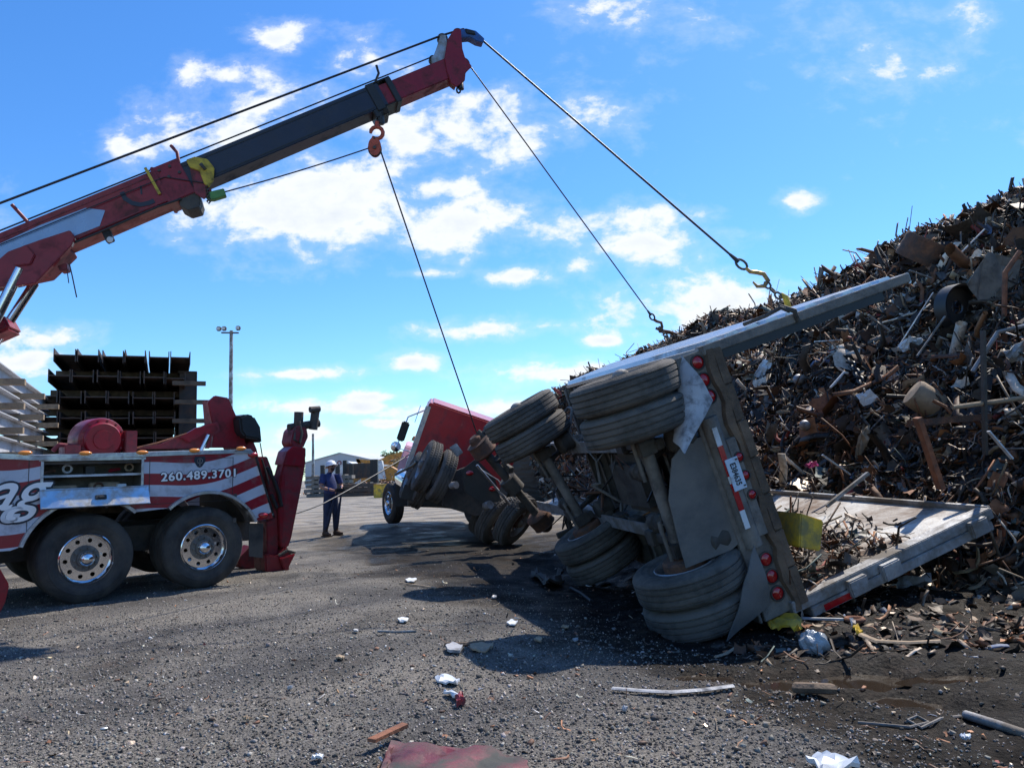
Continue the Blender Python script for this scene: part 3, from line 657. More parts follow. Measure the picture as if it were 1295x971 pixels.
b = MB(); p0, p1 = hit(254, 570, TF, 1, .8), hit(264, 550, TF, 1, .8); b.tube([p0, p1], .035, 16); b.build('deck_cylinder', m_chrome, TF, truck, smooth=True)
b = MB(); b.prism([hit(px, py, TF, 1, .7) for px, py in ((303, 527), (312, 523), (322, 526), (330, 540), (332, 561), (326, 556), (310, 553), (305, 545))], 1, .7, 1.25); cv = b.build('control_cover', m_black, TF, truck, bevel=.03, smooth=30)
b = MB(); p0, p1 = hit(329, 560, TF, 1, .8), hit(332, 578, TF, 1, .8); b.tube([p0, p1], .008, 6); b.build('cover_strap', m_black, TF, cv)
c = hit(131, 556, TF, 1, .7); wn = MB(); wn.lathe([(0, -.02), (.12, -.02), (.125, 0), (.205, .0), (.22, .02), (.225, .06), (.275, .08), (.285, .11), (.285, .6), (0, .6)], 40, T(c.x, .7, c.z)); wd = wn.build('winch', m_red, TF, truck, smooth=30)
b = MB()
for x, z in ring_pts(.25, 14): b.lathe([(.0, -.02), (.014, -.018), (.014, 0)], 6, T(c.x+x, .772, c.z+z))
b.build('bolt_circle', m_redd, TF, wd)
b = MB(); b.box((c.x+.33, .85, c.z-.03), (.14, .35, .30)); b.box((c.x-.35, .85, c.z-.12), (.18, .35, .12)); b.tube([(c.x-.3, .8, c.z-.08), (c.x-.48, .8, c.z-.06), (c.x-.55, .8, c.z-.14)], .03, 10); b.box((c.x, 1.0, c.z-.28), (.9, .5, .06)); b.build('winch_mount', m_redd, TF, truck, bevel=.02)
b = MB(); p0, p1 = hit(152, 571, TF, 1, .9), hit(243, 546, TF, 1, .9); b.tube([p0, (p0+p1)/2+Vector((0, 0, -.02)), p1], .012, 8); b.build('deck_hose', m_rusto, TF, truck, smooth=True)
# underlift at the rear
ul = plate_px('underlift', [(355, 691), (351, 640), (352, 612), (358, 590), (364, 572), (372, 566), (386, 567), (387, 585), (381, 620), (375, 650), (369, 680), (365, 692), (358, 694)], 1.0, .24, m_redd, bevel=.02)
plate_px('arm_collar', [(358, 588), (363, 571), (371, 564), (387, 566), (387, 576), (384, 590)], .96, .32, m_red, parent=ul)
plate_px('arm_rib', [(352, 640), (356, 600), (361, 598), (360, 640), (357, 692), (354, 690)], .985, .27, m_red, parent=ul)
plate_px('lift_foot', [(335, 700), (352, 703), (362, 692), (374, 700), (366, 714), (364, 731), (350, 727), (336, 723)], .92, .42, m_redd, parent=ul, bevel=.02)
plate_px('foot_wedge', [(354, 706), (374, 700), (366, 716), (364, 732)], .86, .06, m_red, parent=ul)
plate_px('lift_frame', [(333, 578), (338, 577), (345, 596), (351, 620), (353, 642), (353, 680), (351, 702), (338, 702), (337, 660), (346, 655)], 1.05, .35, m_redd, parent=ul)
b = MB(); b.tube([hit(px, py, TF, 1, .98) for px, py in ((337, 590), (346, 606), (353, 625), (356, 640), (350, 642), (343, 625))], .03, 8); b.tube([hit(px, py, TF, 1, .93) for px, py in ((331, 580), (336, 596), (340, 612))], .015, 6); b.build('hydraulic_hose', m_black, TF, ul, smooth=True)
hd = plate_px('lift_head', [(368, 560), (371, 545), (378, 538), (388, 541), (390, 552), (384, 566), (372, 567)], 1.02, .35, m_redd, parent=ul)
b = MB()
def cyl_px(b, p, q, r, y, n=14): b.tube([hit(*p, TF, 1, y), hit(*q, TF, 1, y)], r, n)
cyl_px(b, (365, 541), (403, 535), .065, 1.2); cyl_px(b, (378, 521), (377, 546), .075, 1.15); cyl_px(b, (399, 519), (396, 543), .07, 1.15); cyl_px(b, (392, 518), (404, 517), .05, 1.1)
b.tube([hit(378, 532, TF, 1, 1.05), hit(382, 548, TF, 1, 1.02), hit(379, 560, TF, 1, 1.0), hit(372, 556, TF, 1, 1.02), hit(373, 542, TF, 1, 1.05)], .022, 8)
b.build('crossbar', m_dark, TF, ul, smooth=True)
for zz_ in (.30, .62, .95):
    b = MB(); b.bb((1.72, -.056, zz_), (1.76, -.0505, zz_+.06)); b.build('latch', m_dark, TF, panel)
b = MB(); v = hit(362, 700, TF, 1, .95); b.tube([(v.x-.12, v.y, v.z-.02), (v.x, v.y-.03, v.z+.05), (v.x+.15, v.y, v.z+.0), (v.x+.05, v.y-.05, v.z-.03)], .03, 8); b.build('coiled_chain', m_dark, TF, ul, smooth=True)
# outrigger foot left, one behind the rear wheel
b = MB(); v = hit(2, 745, TF, 1, -.95); 
b.prism([(v.x-.35, 0, .25), (v.x-.1, 0, .25), (v.x+.05, 0, -.05), (v.x+.02, 0, -.22), (v.x-.06, 0, -.40), (v.x-.3, 0, -.40)], 1, -1.05, -.85); b.bb((v.x-.55, -1.0, .0), (v.x-.3, .7, .22)); orr = b.build('outrigger', m_red, TF, truck, bevel=.012)
b = MB(); b.bb((v.x-.40, -1.2, -.60), (v.x+.06, -.72, -.565)); b.bb((v.x-.40, -1.2, -.565), (v.x+.06, -1.18, -.545)); b.bb((v.x-.28, -1.02, -.565), (v.x-.08, -.88, -.40)); b.build('foot_pad', m_redd, TF, orr, bevel=.008)
plate_px('spade_leg', [(300, 708), (318, 690), (326, 700), (325, 720), (306, 719)], 1.7, .3, m_redd)

# boom
S0 = ray(0, 328, 9.3); S1 = ray(576, 87.5, 11.0); BF = frame(S0, S1-S0, Z=(0, 0, 1))
def bs(px, py, y=0): return hit(px, py, BF, 1, y)
e1 = bs(236, 222, -.17).x; e2 = bs(487, 124, -.15).x; e3 = bs(578, 87, -.13).x
b = MB(); b.bb((-5.2, -.175, -.23), (e1, .175, .23)); boom = b.build('boom', m_red, BF, truck, bevel=.02)
def bpl(name, pts, y, t, m, par=boom, bev=.008): 
    b = MB(); b.prism([hit(px, py, BF, 1, y) for px, py in pts], 1, y, y+t); return b.build(name, m, BF, par, bevel=bev)
b = MB(); b.bb((e1-.6, -.16, -.165), (e2, .16, .185)); x2 = b.build('boom_extension', m_navy, BF, boom, bevel=.012)
b = MB(); b.bb((e2-.6, -.14, -.15), (e3-.02, .14, .145)); x3 = b.build('boom_extension', m_red, BF, boom, bevel=.012)
b = MB(); b.bb((e1-.32, -.19, -.25), (e1, .19, .25)); b.bb((e1-.36, -.20, -.26), (e1-.31, .20, .26)); b.build('boom_collar', m_red, BF, boom, bevel=.01)
b = MB(); b.bb((-3.2, -.181, .150), (e1-.4, -.174, .165)); b.bb((-3.2, -.181, -.205), (e1-.4, -.174, -.19)); b.build('weld_seam', m_redd, BF, boom)
b = MB(); b.bb((e1, -.166, .125), (e2-.2, -.159, .14)); b.bb((e1, -.166, -.135), (e2-.2, -.159, -.12)); b.build('wear_strip', m_black, BF, x2)
b = MB(); b.tube([(-3, -.20, -.24), (-1, -.21, -.255), (0, -.20, -.24), (1.2, -.20, -.25), (e1-.5, -.2, -.24), (e1-.2, -.19, -.26)], .014, 8); b.build('hydraulic_hose', m_black, BF, boom, smooth=True)
for k in range(4): MB().lathe([(0, -.02), (.02, -.018), (.02, 0)], 6, T(e1-.27+.07*k, -.19, .18-.12*(k % 2))).build('bolt', m_dark, BF, boom)
b = MB(); b.bb((e1-.42, -.205, -.10), (e1-.385, .205, .28)); b.build('collar_band', m_yel, BF, boom)
# pale decal, sky reflection painted in as blue; dark curved mark
m_dec = mat('sky_tinted_decal', (.22, .34, .50), .25, .2, .1, 4)
bpl('pale_decal', [(-60, 335), (-60, 374), (0, 340), (60, 312), (126, 286), (133, 266), (108, 263), (50, 285), (0, 308)], -.179, .003, m_dec)
b = MB(); b.tube([hit(px, py, BF, 1, -.180) for px, py in ((154, 243), (158, 251), (167, 257), (178, 259), (188, 257), (195, 254))], .040, 4, flat=.1, hint=(0, 1, 0)); b.tube([hit(px, py, BF, 1, -.180) for px, py in ((178, 235), (179, 246))], .014, 4, flat=.1, hint=(0, 1, 0)); b.build('curved_logo_mark', m_ink, BF, boom)
bpl('cylinder_bracket', [(-30, 352), (10, 318), (48, 304), (88, 291), (95, 300), (90, 311), (62, 340), (45, 358), (15, 362), (-30, 364)], -.26, .07, m_red)
bpl('bracket_boss', [(12, 318), (33, 309), (44, 322), (38, 334), (18, 336)], -.29, .03, m_red, bev=.01)
bpl('far_cylinder_bracket', [(-30, 356), (48, 306), (88, 294), (88, 311), (62, 342), (45, 359), (-30, 366)], .19, .07, m_redd)
bpl('bracket_web', [(-30, 350), (80, 305), (86, 315), (55, 345), (-30, 362)], -.19, .38, m_redd)
bpl('work_lamp', [(128, 293), (138, 289), (143, 302), (134, 306)], -.12, .12, m_black)
MB().lathe([(0, -.015), (.03, -.012), (.04, 0)], 16, T(*hit(139, 303, BF, 1, -.13))).build('lamp_glass', m_white, BF, boom, smooth=True)
b = MB(); b.tube([bs(76, 338, -.1), bs(88, 334, -.1), bs(92, 352, -.1), bs(97, 376, -.1)], .008, 5); b.tube([bs(84, 335, -.1), bs(87, 358, -.1)], .006, 5); b.build('loose_wire', m_black, BF, boom)
bpl('valve_block', [(72, 336), (84, 332), (85, 341), (76, 343)], -.15, .15, m_redd)
for (p, q) in (((-8, 408), (26, 340)), ((-30, 470), (44, 358))):
    b = MB(); yy_ = -.22 if p[1] < 420 else .16; a_, c_ = hit(*p, BF, 1, yy_), hit(*q, BF, 1, yy_); d_ = (a_-c_); b.tube([c_, a_, a_+d_*(2.2 if yy_ < 0 else 1.5)], .062 if yy_ < 0 else .055, 20); cyl = b.build('lift_cylinder_rod', m_chrome, BF, boom, smooth=True)
b = MB(); b.box(tuple(hit(-2, 418, BF, 1, .1)), (.35, .4, .2)); b.build('lift_cylinder', m_red, BF, boom, bevel=.03)
# guide rods
for pts in (((15, 259), (36, 282), (52, 306)), ((216, 184), (224, 193), (226, 206))):
    b = MB(); b.tube([bs(*p, -.15) for p in pts], .022, 10); b.build('cable_guide_rod', m_redd, BF, boom, smooth=True)
b = MB(); b.tube([bs(*p, -.12) for p in ((476, 83), (479, 93), (475, 103), (477, 112))], .018, 10); b.build('cable_guide_rod', m_black, BF, x2, smooth=True)
bpl('yellow_head_plate', [(235, 202), (246, 198), (262, 201), (271, 212), (270, 228), (264, 237), (258, 232), (252, 216), (240, 212)], -.225, .03, m_yel)
bpl('head_cheek', [(240, 212), (252, 214), (262, 236), (268, 240), (258, 252), (246, 244)], -.20, .03, m_redd)
bpl('green_arm', [(262, 243), (283, 238), (286, 247), (270, 252), (262, 252)], -.20, .10, m_green)
bpl('head_bracket', [(226, 246), (250, 240), (254, 254), (252, 262), (238, 266), (227, 260)], -.17, .34, m_dark)
b = MB(); b.tube([bs(258, 210, -.235), bs(255, 212, -.235)], .05, 12)
for k in range(5): b.tube([bs(262+math.cos(t)*2.2+k*.5, 238+k*4.2+math.sin(t)*3, -.21+.02*math.cos(t*2)) for t in (0, 1.57, 3.14, 4.71)], .012, 6, closed=True)
b.build('chain_links', m_dark, BF, boom)
tb_ = TF.inverted() @ (BF @ Vector((-4.8, 0, 0)))
b = MB(); b.prism([(tb_.x-1.1, 0, 1.15), (tb_.x+1.0, 0, 1.15), (tb_.x+.5, 0, tb_.z+.35), (tb_.x-.4, 0, tb_.z+.35)], 1, tb_.y-.55, tb_.y-.35); b.prism([(tb_.x-1.1, 0, 1.15), (tb_.x+1.0, 0, 1.15), (tb_.x+.5, 0, tb_.z+.35), (tb_.x-.4, 0, tb_.z+.35)], 1, tb_.y+.35, tb_.y+.55); b.bb((tb_.x-1.0, tb_.y-.5, 1.1), (tb_.x+.9, tb_.y+.5, 1.35)); b.build('boom_turret', m_red, TF, truck, bevel=.03)
# second section end collar with blocks
b = MB(); b.bb((e2-.18, -.185, -.20), (e2-.06, .185, .20)); b.bb((e2+.12, -.175, -.19), (e2+.20, .175, .185)); b.bb((e2-.18, -.17, .185), (e2+.2, .17, .205)); b.bb((e2-.1, -.18, -.18), (e2+.14, .18, -.165)); b.build('extension_collar', m_black, BF, x2, bevel=.01)
b = MB(); v = bs(483, 147, 0); b.box((v.x-.02, 0, v.z), (.20, .32, .12)); b.tube([bs(481, 143, -.12), bs(482, 158, -.1)], .05, 10); b.tube([bs(488, 141, -.17), bs(488, 141, -.2)], .04, 12); b.build('swivel_block', m_black, BF, x2, bevel=.01)
# boom head
hp = [(566, 50), (575, 36), (583, 37), (585, 62), (588, 72), (597, 84), (589, 92), (588, 102), (577, 110), (570, 105), (565, 90), (562, 74)]
head = bpl('boom_head', hp, -.165, .03, m_red); bpl('head_plate', hp, .135, .03, m_redd, head)
bpl('sheave_cheek', [(545, 73), (549, 69), (553, 58), (557, 44), (564, 44), (566, 60), (563, 74), (552, 83), (546, 82)], -.10, .02, m_aludirty, head); bpl('sheave_cheek', [(545, 73), (549, 69), (553, 58), (557, 44), (564, 44), (566, 60), (563, 74), (552, 83), (546, 82)], .08, .02, m_redd, head)
bpl('head_web', [(568, 60), (584, 58), (588, 80), (578, 104), (568, 96)], -.13, .26, m_redd, head)
bpl('blue_fairlead', [(580, 37), (590, 36), (602, 39), (613, 49), (611, 54), (603, 52), (594, 47), (583, 48)], -.07, .14, m_blue, head)
bpl('fairlead_tip', [(588, 36), (600, 39), (602, 44), (590, 42)], -.09, .18, m_black, head)
for px, py, y, r in ((559.5, 50, 0, .075), (547.5, 76.5, 0, .06), (579, 44, -.02, .08), (586, 82, -.05, .09)):
    v = bs(px, py, y); MB().lathe([(r*.4, -.035), (r, -.035), (r*.8, -.008), (r*.8, .008), (r, .035), (r*.4, .035)], 28, T(*v), close=True).build('sheave', m_dark, BF, head, smooth=30)
b = MB(); b.tube([bs(575, 104, -.1), bs(583, 106, -.1), bs(583, 113, -.1)], .045, 10); b.tube([bs(580+math.cos(t)*2.5, 114+math.sin(t)*4, -.1) for t in np.linspace(0, 6.28, 9)[:-1]], .014, 6, closed=True); b.build('head_shackle', m_black, BF, head, smooth=True)

# ------------------------------------------------------------------ wire ropes and rigging
def W(F, v): return F @ Vector(v)
def rope(name, pts, r, label, group=None, sag=0):
    P = []
    for a_, c_ in zip(pts[:-1], pts[1:]):
        n = 14
        for k in range(n): t = k/n; P.append(a_.lerp(c_, t)+Vector((0, 0, -sag*4*t*(1-t))))
    P.append(pts[-1]); mid = P[0]; o = MB().tube([p-mid for p in P], r, 8).build(name, m_cable, T(*mid), None, smooth=True)
    return tag(o, label, 'cable', group)
tipA = W(BF, bs(612, 53, 0)); tipB = W(BF, bs(596, 86, -.05))

TRM = Matrix(((-.2508, -.2929, .9227, 1.426), (.9676, -.1057, .2294, 7.496), (.0303, .9503, .3099, 1.034), (0, 0, 0, 1)))
_L = Vector((-.2508, .9676, .0303)).normalized(); _W = Vector((-.2929, -.1057, .9503))
TRM = frame((1.426, 7.496, 1.034), _L, Y=_W)
hk1 = TRM @ Vector((1.42, 1.34, 3.12)); hk2 = TRM @ Vector((4.75, 1.34, 3.12))
# rope ends in front of the chains
def along(a_, b_, t): return a_ + (b_-a_)*t
d1 = (tipA-hk1).length; c1 = along(hk1, tipA, .42/d1*2.2); d2 = (tipB-hk2).length; c2 = along(hk2, tipB, .75/d2)
rope('wire_rope', [W(BF, (-4.9, -.05, .30)), W(BF, bs(-150, 314, -.05)), W(BF, bs(559, 45, -.05)), W(BF, bs(586, 37, -.05)), tipA, c1], .015, 'thick dark wire rope running over the boom tip down to the gold hook', sag=.0)
rope('wire_rope', [W(BF, (-4.9, -.16, .25)), W(BF, bs(-150, 352, -.16)), W(BF, bs(547, 72, -.05)), W(BF, bs(590, 80, -.05)), tipB, c2], .010, 'thin dark wire rope running from the boom tip to the farther chain on the trailer', sag=.0)
rope('wire_rope', [W(BF, bs(-60, 334, -.20)), W(BF, bs(208, 224, -.20)), W(BF, bs(262, 232, -.21))], .006, 'very thin cable lying along the face of the lowest boom section', sag=.0)
blk = W(BF, bs(474, 186, -.12)); bt = W(BF, bs(468, 187, -.12))
drum_up = ray(603, 548, 12.9)
rope('wire_rope', [W(BF, bs(284, 243, -.16)), bt+Vector((0, 0, .0))], .009, 'short dark wire rope between the green arm and the orange snatch block', sag=.02)
rope('wire_rope', [W(BF, bs(481, 190, -.12)), drum_up], .011, 'dark wire rope dropping from the orange snatch block to the bare axle', sag=.01)
pe = ray(517, 575, 16.6); rope('wire_rope', [ray(352, 655, 12.4), ray(410, 636, 13.8), pe], .012, 'taut dark cable stretched from the underlift past the man to the red tractor', sag=.02)

def chain(b, p, q, link=.09, r=.011, wd=.03):
    n = max(2, int((q-p).length/(link*.72))); d = (q-p).normalized(); a_ = d.orthogonal().normalized(); c_ = d.cross(a_)
    for k in range(n):
        m = p.lerp(q, (k+.5)/n); s = a_ if k % 2 else c_
        P = [m+d*(math.cos(t)*link*.5)+s*(math.sin(t)*wd) for t in [2*math.pi*j/8 for j in range(8)]]
        b.tube(P, r, 6, closed=True)
def facing(p):
    """upright frame with its y axis away from the middle of the yard side"""
    return frame(p, (1, .1, 0), Z=(0, 0, 1))
# hook 1
mid = along(c1, hk1, .40); HF_ = frame(mid, (hk1-c1), Y=(-.2, 1, .1)); Hi = HF_.inverted()
hook = empty('chain_hook', HF_, 'large gold hook with chain links above the bright upper trailer wall', 'hook', 'rigging hooks on the ropes')
a_ = Hi @ c1; c_ = Hi @ hk1
b = MB(); b.tube([a_+Vector((-.10, 0, 0)), a_+Vector((.05, 0, 0))], [.018, .032], 10); b.build('rope_socket', m_cable, HF_, hook)
b = MB(); b.tube([a_+Vector((.10+.085*math.cos(t), 0, .055*math.sin(t))) for t in np.linspace(0, 2*math.pi, 13)[:-1]], .016, 8, closed=True); b.build('shackle', m_dark, HF_, hook, smooth=True)
b = MB(); x = a_.x+.17; b.tube([(x, 0, 0), (x+.08, 0, .0), (x+.14, 0, .05), (x+.22, 0, .10), (x+.32, 0, .07), (x+.34, 0, -.02), (x+.28, 0, -.09), (x+.20, 0, -.08)], [.022, .026, .028, .030, .030, .028, .022, .012], 12); b.build('hook_body', m_gold, HF_, hook, smooth=True)
b = MB(); chain(b, Vector((x+.31, 0, .02)), Vector((c_.x-.16, 0, 0)), .10, .014, .035); b.build('chain', m_dark, HF_, hook, smooth=True)
b = MB(); b.tube([(c_.x-.2, 0, .04), (c_.x-.12, 0, .05), (c_.x-.05, 0, .0), (c_.x+.02, 0, -.02)], [.03, .04, .035, .02], 10); b.build('grab_hook', m_yel, HF_, hook, smooth=True)
mid = along(c2, hk2, .5); HF_ = frame(mid, (hk2-c2), Y=(-.2, 1, .1)); Hi = HF_.inverted(); a_ = Hi @ c2; c_ = Hi @ hk2
hook = empty('chain_hook', HF_, 'small dark hook and chain at the far end of the bright upper trailer wall', 'hook', 'rigging hooks on the ropes')
b = MB(); b.tube([a_, a_+Vector((.10, 0, 0))], [.014, .024], 8); b.tube([(a_.x+.14+.06*math.cos(t), 0, .04*math.sin(t)) for t in np.linspace(0, 6.283, 11)[:-1]], .014, 6, closed=True); b.build('rope_socket', m_cable, HF_, hook)
b = MB(); x = a_.x+.2; b.tube([(x, 0, 0), (x+.06, 0, .02), (x+.13, 0, .07), (x+.2, 0, .04), (x+.2, 0, -.03), (x+.14, 0, -.06)], .024, 10); b.build('hook_body', m_rust, HF_, hook, smooth=True)
b = MB(); chain(b, Vector((x+.17, 0, 0)), Vector((c_.x+.05, 0, 0)), .09, .013, .03); b.build('chain', m_dark, HF_, hook, smooth=True)
# snatch block
SF = frame(blk, (1, .1, 0), Z=(.28, 0, 1)); sb = empty('snatch_block', SF, 'orange snatch block hanging on a hook under the boom extension', 'snatch block')
b = MB(); b.tube([(.085*math.cos(t)+.03, 0, .20+.085*math.sin(t)) for t in np.linspace(-2.4, 3.2, 12)], [.018]+[.028]*10+[.02], 10); b.tube([(.03, 0, .28), (.04, 0, .36)], .03, 10); b.build('hook_ring', m_orange, SF, sb, smooth=True)
ell = [(.088*math.cos(t), 0, -.01+.125*math.sin(t)*(1 if math.sin(t) < 0 else 1.05)) for t in np.linspace(0, 2*math.pi, 25)[:-1]]
for y in (-.05, .035): b = MB(); b.prism(ell, 1, y, y+.015); b.build('side_plate', m_orange, SF, sb, bevel=.004)
MB().lathe([(.02, -.03), (.095, -.03), (.08, -.008), (.08, .008), (.095, .03), (.02, .03)], 28, T(0, 0, -.03), close=True).build('sheave', m_dark, SF, sb, smooth=30)
b = MB(); b.tube([(0, -.07, -.03), (0, .07, -.03)], .022, 12); b.tube([(0, -.06, .11), (0, .06, .11)], .016, 10); b.build('pin', m_dark, SF, sb)

# ------------------------------------------------------------------ overturned trailer: x forward, y up the wheel axle, z away from the wheels
trl = empty('overturned_trailer', TRM, 'overturned open scrap trailer lying on its side with its wheels and underside exposed', 'trailer')
FL = .69; H2 = 3.11; LEN = 7.4; RE = -.5
b = MB(); b.bb((RE+.02, -1.27, FL), (3.5, 1.27, FL+.05)); b.build('floor', m_dark, TRM, trl)
b = MB(); b.bb((RE-.035, -1.26, FL+.05), (.6, 1.26, FL+.10)); 
for k in range(7): b.bb((RE-.06-random.uniform(0, .03), -1.26+k*.36, FL+.03), (RE+.3, -1.26+k*.36+.35, FL+.13))
b.build('floor_planks', m_wood, TRM, trl, bevel=.008)
cmn = 0
for k in range(9):
    x = RE+.55+k*.42; b = MB(); b.bb((x, -1.24, FL-.10), (x+.008, 1.24, FL-.002)); b.bb((x-.03, -1.24, FL-.108), (x+.038, 1.24, FL-.10)); b.build('cross_member', m_under, TRM, trl)
for y in (-.5, .5):
    b = MB(); b.bb((RE+.15, y-.01, .22), (5.6, y+.01, FL-.11)); b.bb((RE+.15, y-.075, .205), (5.6, y+.075, .222)); b.bb((RE+.15, y-.075, FL-.13), (5.6, y+.075, FL-.112)); b.build('main_rail', m_aludirty, TRM, trl)
# walls: ribbed planks
def wall(y0, sgn, name):
    n = 10; pr = [(FL-.06, 0)]
    for k in range(n):
        u0 = FL+.02+(H2-FL-.1)*k/n; du = (H2-FL-.1)/n; pr += [(u0, .0), (u0+du*.10, .045), (u0+du*.60, .045), (u0+du*.74, .0)]
    pr += [(H2-.06, 0), (H2, .0)]; b = MB(); m = len(pr)
    for e_ in (0, 1):
        fx = lambda u: RE+.02 if e_ == 0 else 3.5+(LEN-3.5)*(u-FL)/(H2-FL)
        for u, o in pr: b.v.append((fx(u), y0+sgn*(.02+o), u))
        for u, o in pr: b.v.append((fx(u), y0-sgn*.02, u))
    for k in range(m-1):
        b.f += [(k, k+1, 2*m+k+1, 2*m+k), (m+k, 3*m+k, 3*m+k+1, m+k+1), (k, m+k, m+k+1, k+1), (2*m+k, 2*m+k+1, 3*m+k+1, 3*m+k)]
    b.f += [(0, 2*m, 3*m, m), (m-1, 2*m-1, 4*m-1, 3*m-1)]; b.m = [0]*len(b.f)
    return b.build(name, m_wallrib if sgn > 0 else m_inner, TRM, trl)
m_inner = mat('scraped_white_liner', (.58, .56, .52), .5, .1, .15, 3, .3, 30, (.15, .09, .055), 1.1, .45)
up = wall(1.275, 1, 'upper_side_wall'); lo = wall(-1.275, -1, 'lower_side_wall')
b = MB(); b.bb((RE-.05, 1.215, FL-.05), (RE+.10, 1.305, H2+.02)); b.build('upper_rear_post', m_under, TRM, trl, bevel=.008)
b = MB(); b.bb((RE-.02, 1.20, H2), (LEN, 1.31, H2+.05)); b.build('upper_top_rail', m_alu, TRM, trl, bevel=.008)
b = MB(); b.bb((RE-.03, 1.13, FL+.15), (RE+.02, 1.213, H2-.35)); b.build('gate_seal', m_black, TRM, trl)
b = MB(); b.bb((RE-.06, -1.32, FL-.05), (RE+.10, -1.21, H2+.02)); b.bb((RE-.085, -1.415, FL+.12), (RE+.08, -1.325, H2-.05)); b.bb((RE-.02, -1.31, H2), (LEN, -1.20, H2+.05)); b.build('lower_rear_post', m_aludirty, TRM, trl, bevel=.008)
for z in (FL+.55, FL+.95, H2-.35): b = MB(); b.bb((RE-.13, -1.40, z), (RE-.06, -1.24, z+.22)); b.build('gate_hinge', m_aludirty, TRM, trl, bevel=.012)
b = MB(); b.bb((RE-.09, -1.405, FL+.25), (RE-.0855, -1.345, FL+.60)); b.build('red_reflective_tape', m_redlens, TRM, trl)
b = MB(); b.tube([(RE-.05, 1.34, H2-1.45), (RE-.03, 1.40, H2-1.52), (RE+.1, 1.37, H2-1.62), (RE+.3, 1.36, H2-1.75)], .02, 8); b.tube([(RE-.05, 1.22, H2-1.40), (RE-.08, 1.33, H2-1.42), (RE+.02, 1.42, H2-1.5)], .026, 8); b.build('chain_binder', m_dark, TRM, trl)
b = MB(); b.prism([(3.45, 0, FL), (3.5, 0, FL-.0), (LEN, 0, H2-.05), (LEN-.06, 0, H2-.05)], 1, -1.25, 1.25); b.build('front_wall', m_aludirty, TRM, trl)
for k in range(3):
    b = MB(); x = .5+k*1.1; b.bb((x, 1.20, FL+.1), (x+.08, 1.254, H2-.05)); b.build('wall_post', m_under, TRM, up)
# rear frame with lamps, faces the camera (-x)
def rl(px, py, x=RE): return hit(px, py, TRM, 0, x)
b = MB(); b.bb((RE-.01, -1.29, FL-.33), (RE+.04, 1.27, FL-.02)); b.bb((RE-.02, -1.29, FL-.03), (RE+.10, 1.27, FL+.0))
b.bb((RE, -1.29, FL-.38), (RE+.25, -.75, FL-.35)); b.bb((RE, .75, FL-.38), (RE+.25, 1.27, FL-.35)); rf = b.build('rear_frame', m_under, TRM, trl, bevel=.006)
# bent lip along the frame
P = []; n = 26; b = MB()
for k in range(n):
    y = -1.30+2.56*k/(n-1); P.append((y, .02*math.sin(k*1.3)+.012*random.uniform(-1, 1)))
for k, (y, o) in enumerate(P): b.v += [(RE-.015, y, FL-.045+o), (RE-.06, y, FL-.03+o), (RE-.07, y, FL+.035+o*.5), (RE-.06, y, FL+.036+o*.5), (RE-.05, y, FL-.015+o), (RE-.0, y, FL-.03+o)]
for k in range(n-1):
    for j in range(6): b.f.append((k*6+j, k*6+(j+1) % 6, k*6+6+(j+1) % 6, k*6+6+j))
b.f += [tuple(range(6)), tuple(range((n-1)*6, n*6))]; b.m = [0]*len(b.f); b.build('bent_lip', m_wood, TRM, rf, smooth=40)
b = MB(); b.bb((RE-.088, -.52, FL-.150), (RE-.012, .42, FL-.048)); b.build('lamp_channel', m_under, TRM, rf, bevel=.006)
for px, py in ((900, 452), (908, 474), (917, 494), (946, 571), (953, 594), (961, 618), (985, 700), (991, 722), (999, 743)):
    v = rl(px, py, RE-.02); md_ = 500 < py < 650; v.z = FL-.080 if md_ else min(v.z, FL-.12); r = .062 if py < 500 or py > 650 else .042
    q = MB().lathe([(0, -.02), (r*.6, -.016), (r*.92, -.006), (r, .004)], 24, Matrix.Identity(4)); Mx = T(RE-(.09 if md_ else .012), v.y, v.z) @ Matrix.Rotation(rad(-90), 4, 'Z')
    l_ = MB(); l_.add([Mx @ Vector(p) for p in q.v], q.f); lm_ = l_.build('tail_lamp', m_redlens, TRM, trl, smooth=50)
    q = MB().lathe([(r, -.012), (r*1.22, -.010), (r*1.25, .006), (r, .006)], 24, close=True); l_ = MB(); l_.add([Mx @ Vector(p) for p in q.v], q.f); l_.build('grommet', m_rub, TRM, lm_, smooth=40)
# bumper tube with tape and plate
v0, v1 = rl(896, 528, RE-.04), rl(955, 690, RE-.04)
b = MB(); b.tube([(v0.x+.02, v0.y, v0.z), (v1.x+.02, v1.y, v1.z)], .085, 16, hint=(1, 0, 0)); bp = b.build('rear_bumper', m_under, TRM, trl, smooth=40)
bd_ = (v1-v0).normalized(); bz = bd_.cross(Vector((-1, 0, 0)))
def btile(t0, t1, o0, o1, x, m, name, par=bp):
    L_ = (v1-v0).length; b = MB(); pts = [v0+bd_*L_*t+bz*o for t, o in ((t0, o0), (t1, o0), (t1, o1), (t0, o1))]
    b.prism([(0, p.y, p.z) for p in pts], 0, x, x+.004); return b.build(name, m, TRM, par)
sg = -1 if (rl(904, 540).z-rl(930, 530).z)*bz.z < 0 else 1
vt0, vt1 = rl(903, 541, RE-.115), rl(946, 668, RE-.115)
def tape(t0, t1, m, nm, o=0, w_=.026, x=RE-.118):
    d = vt1-vt0; n_ = Vector((0, -d.z, d.y)).normalized(); b = MB(); b.prism([tuple(vt0+d*t+n_*k) for t, k in ((t0, -w_+o), (t1, -w_+o), (t1, w_+o), (t0, w_+o))], 0, x, x+.012); return b.build(nm, m, TRM, bp), n_
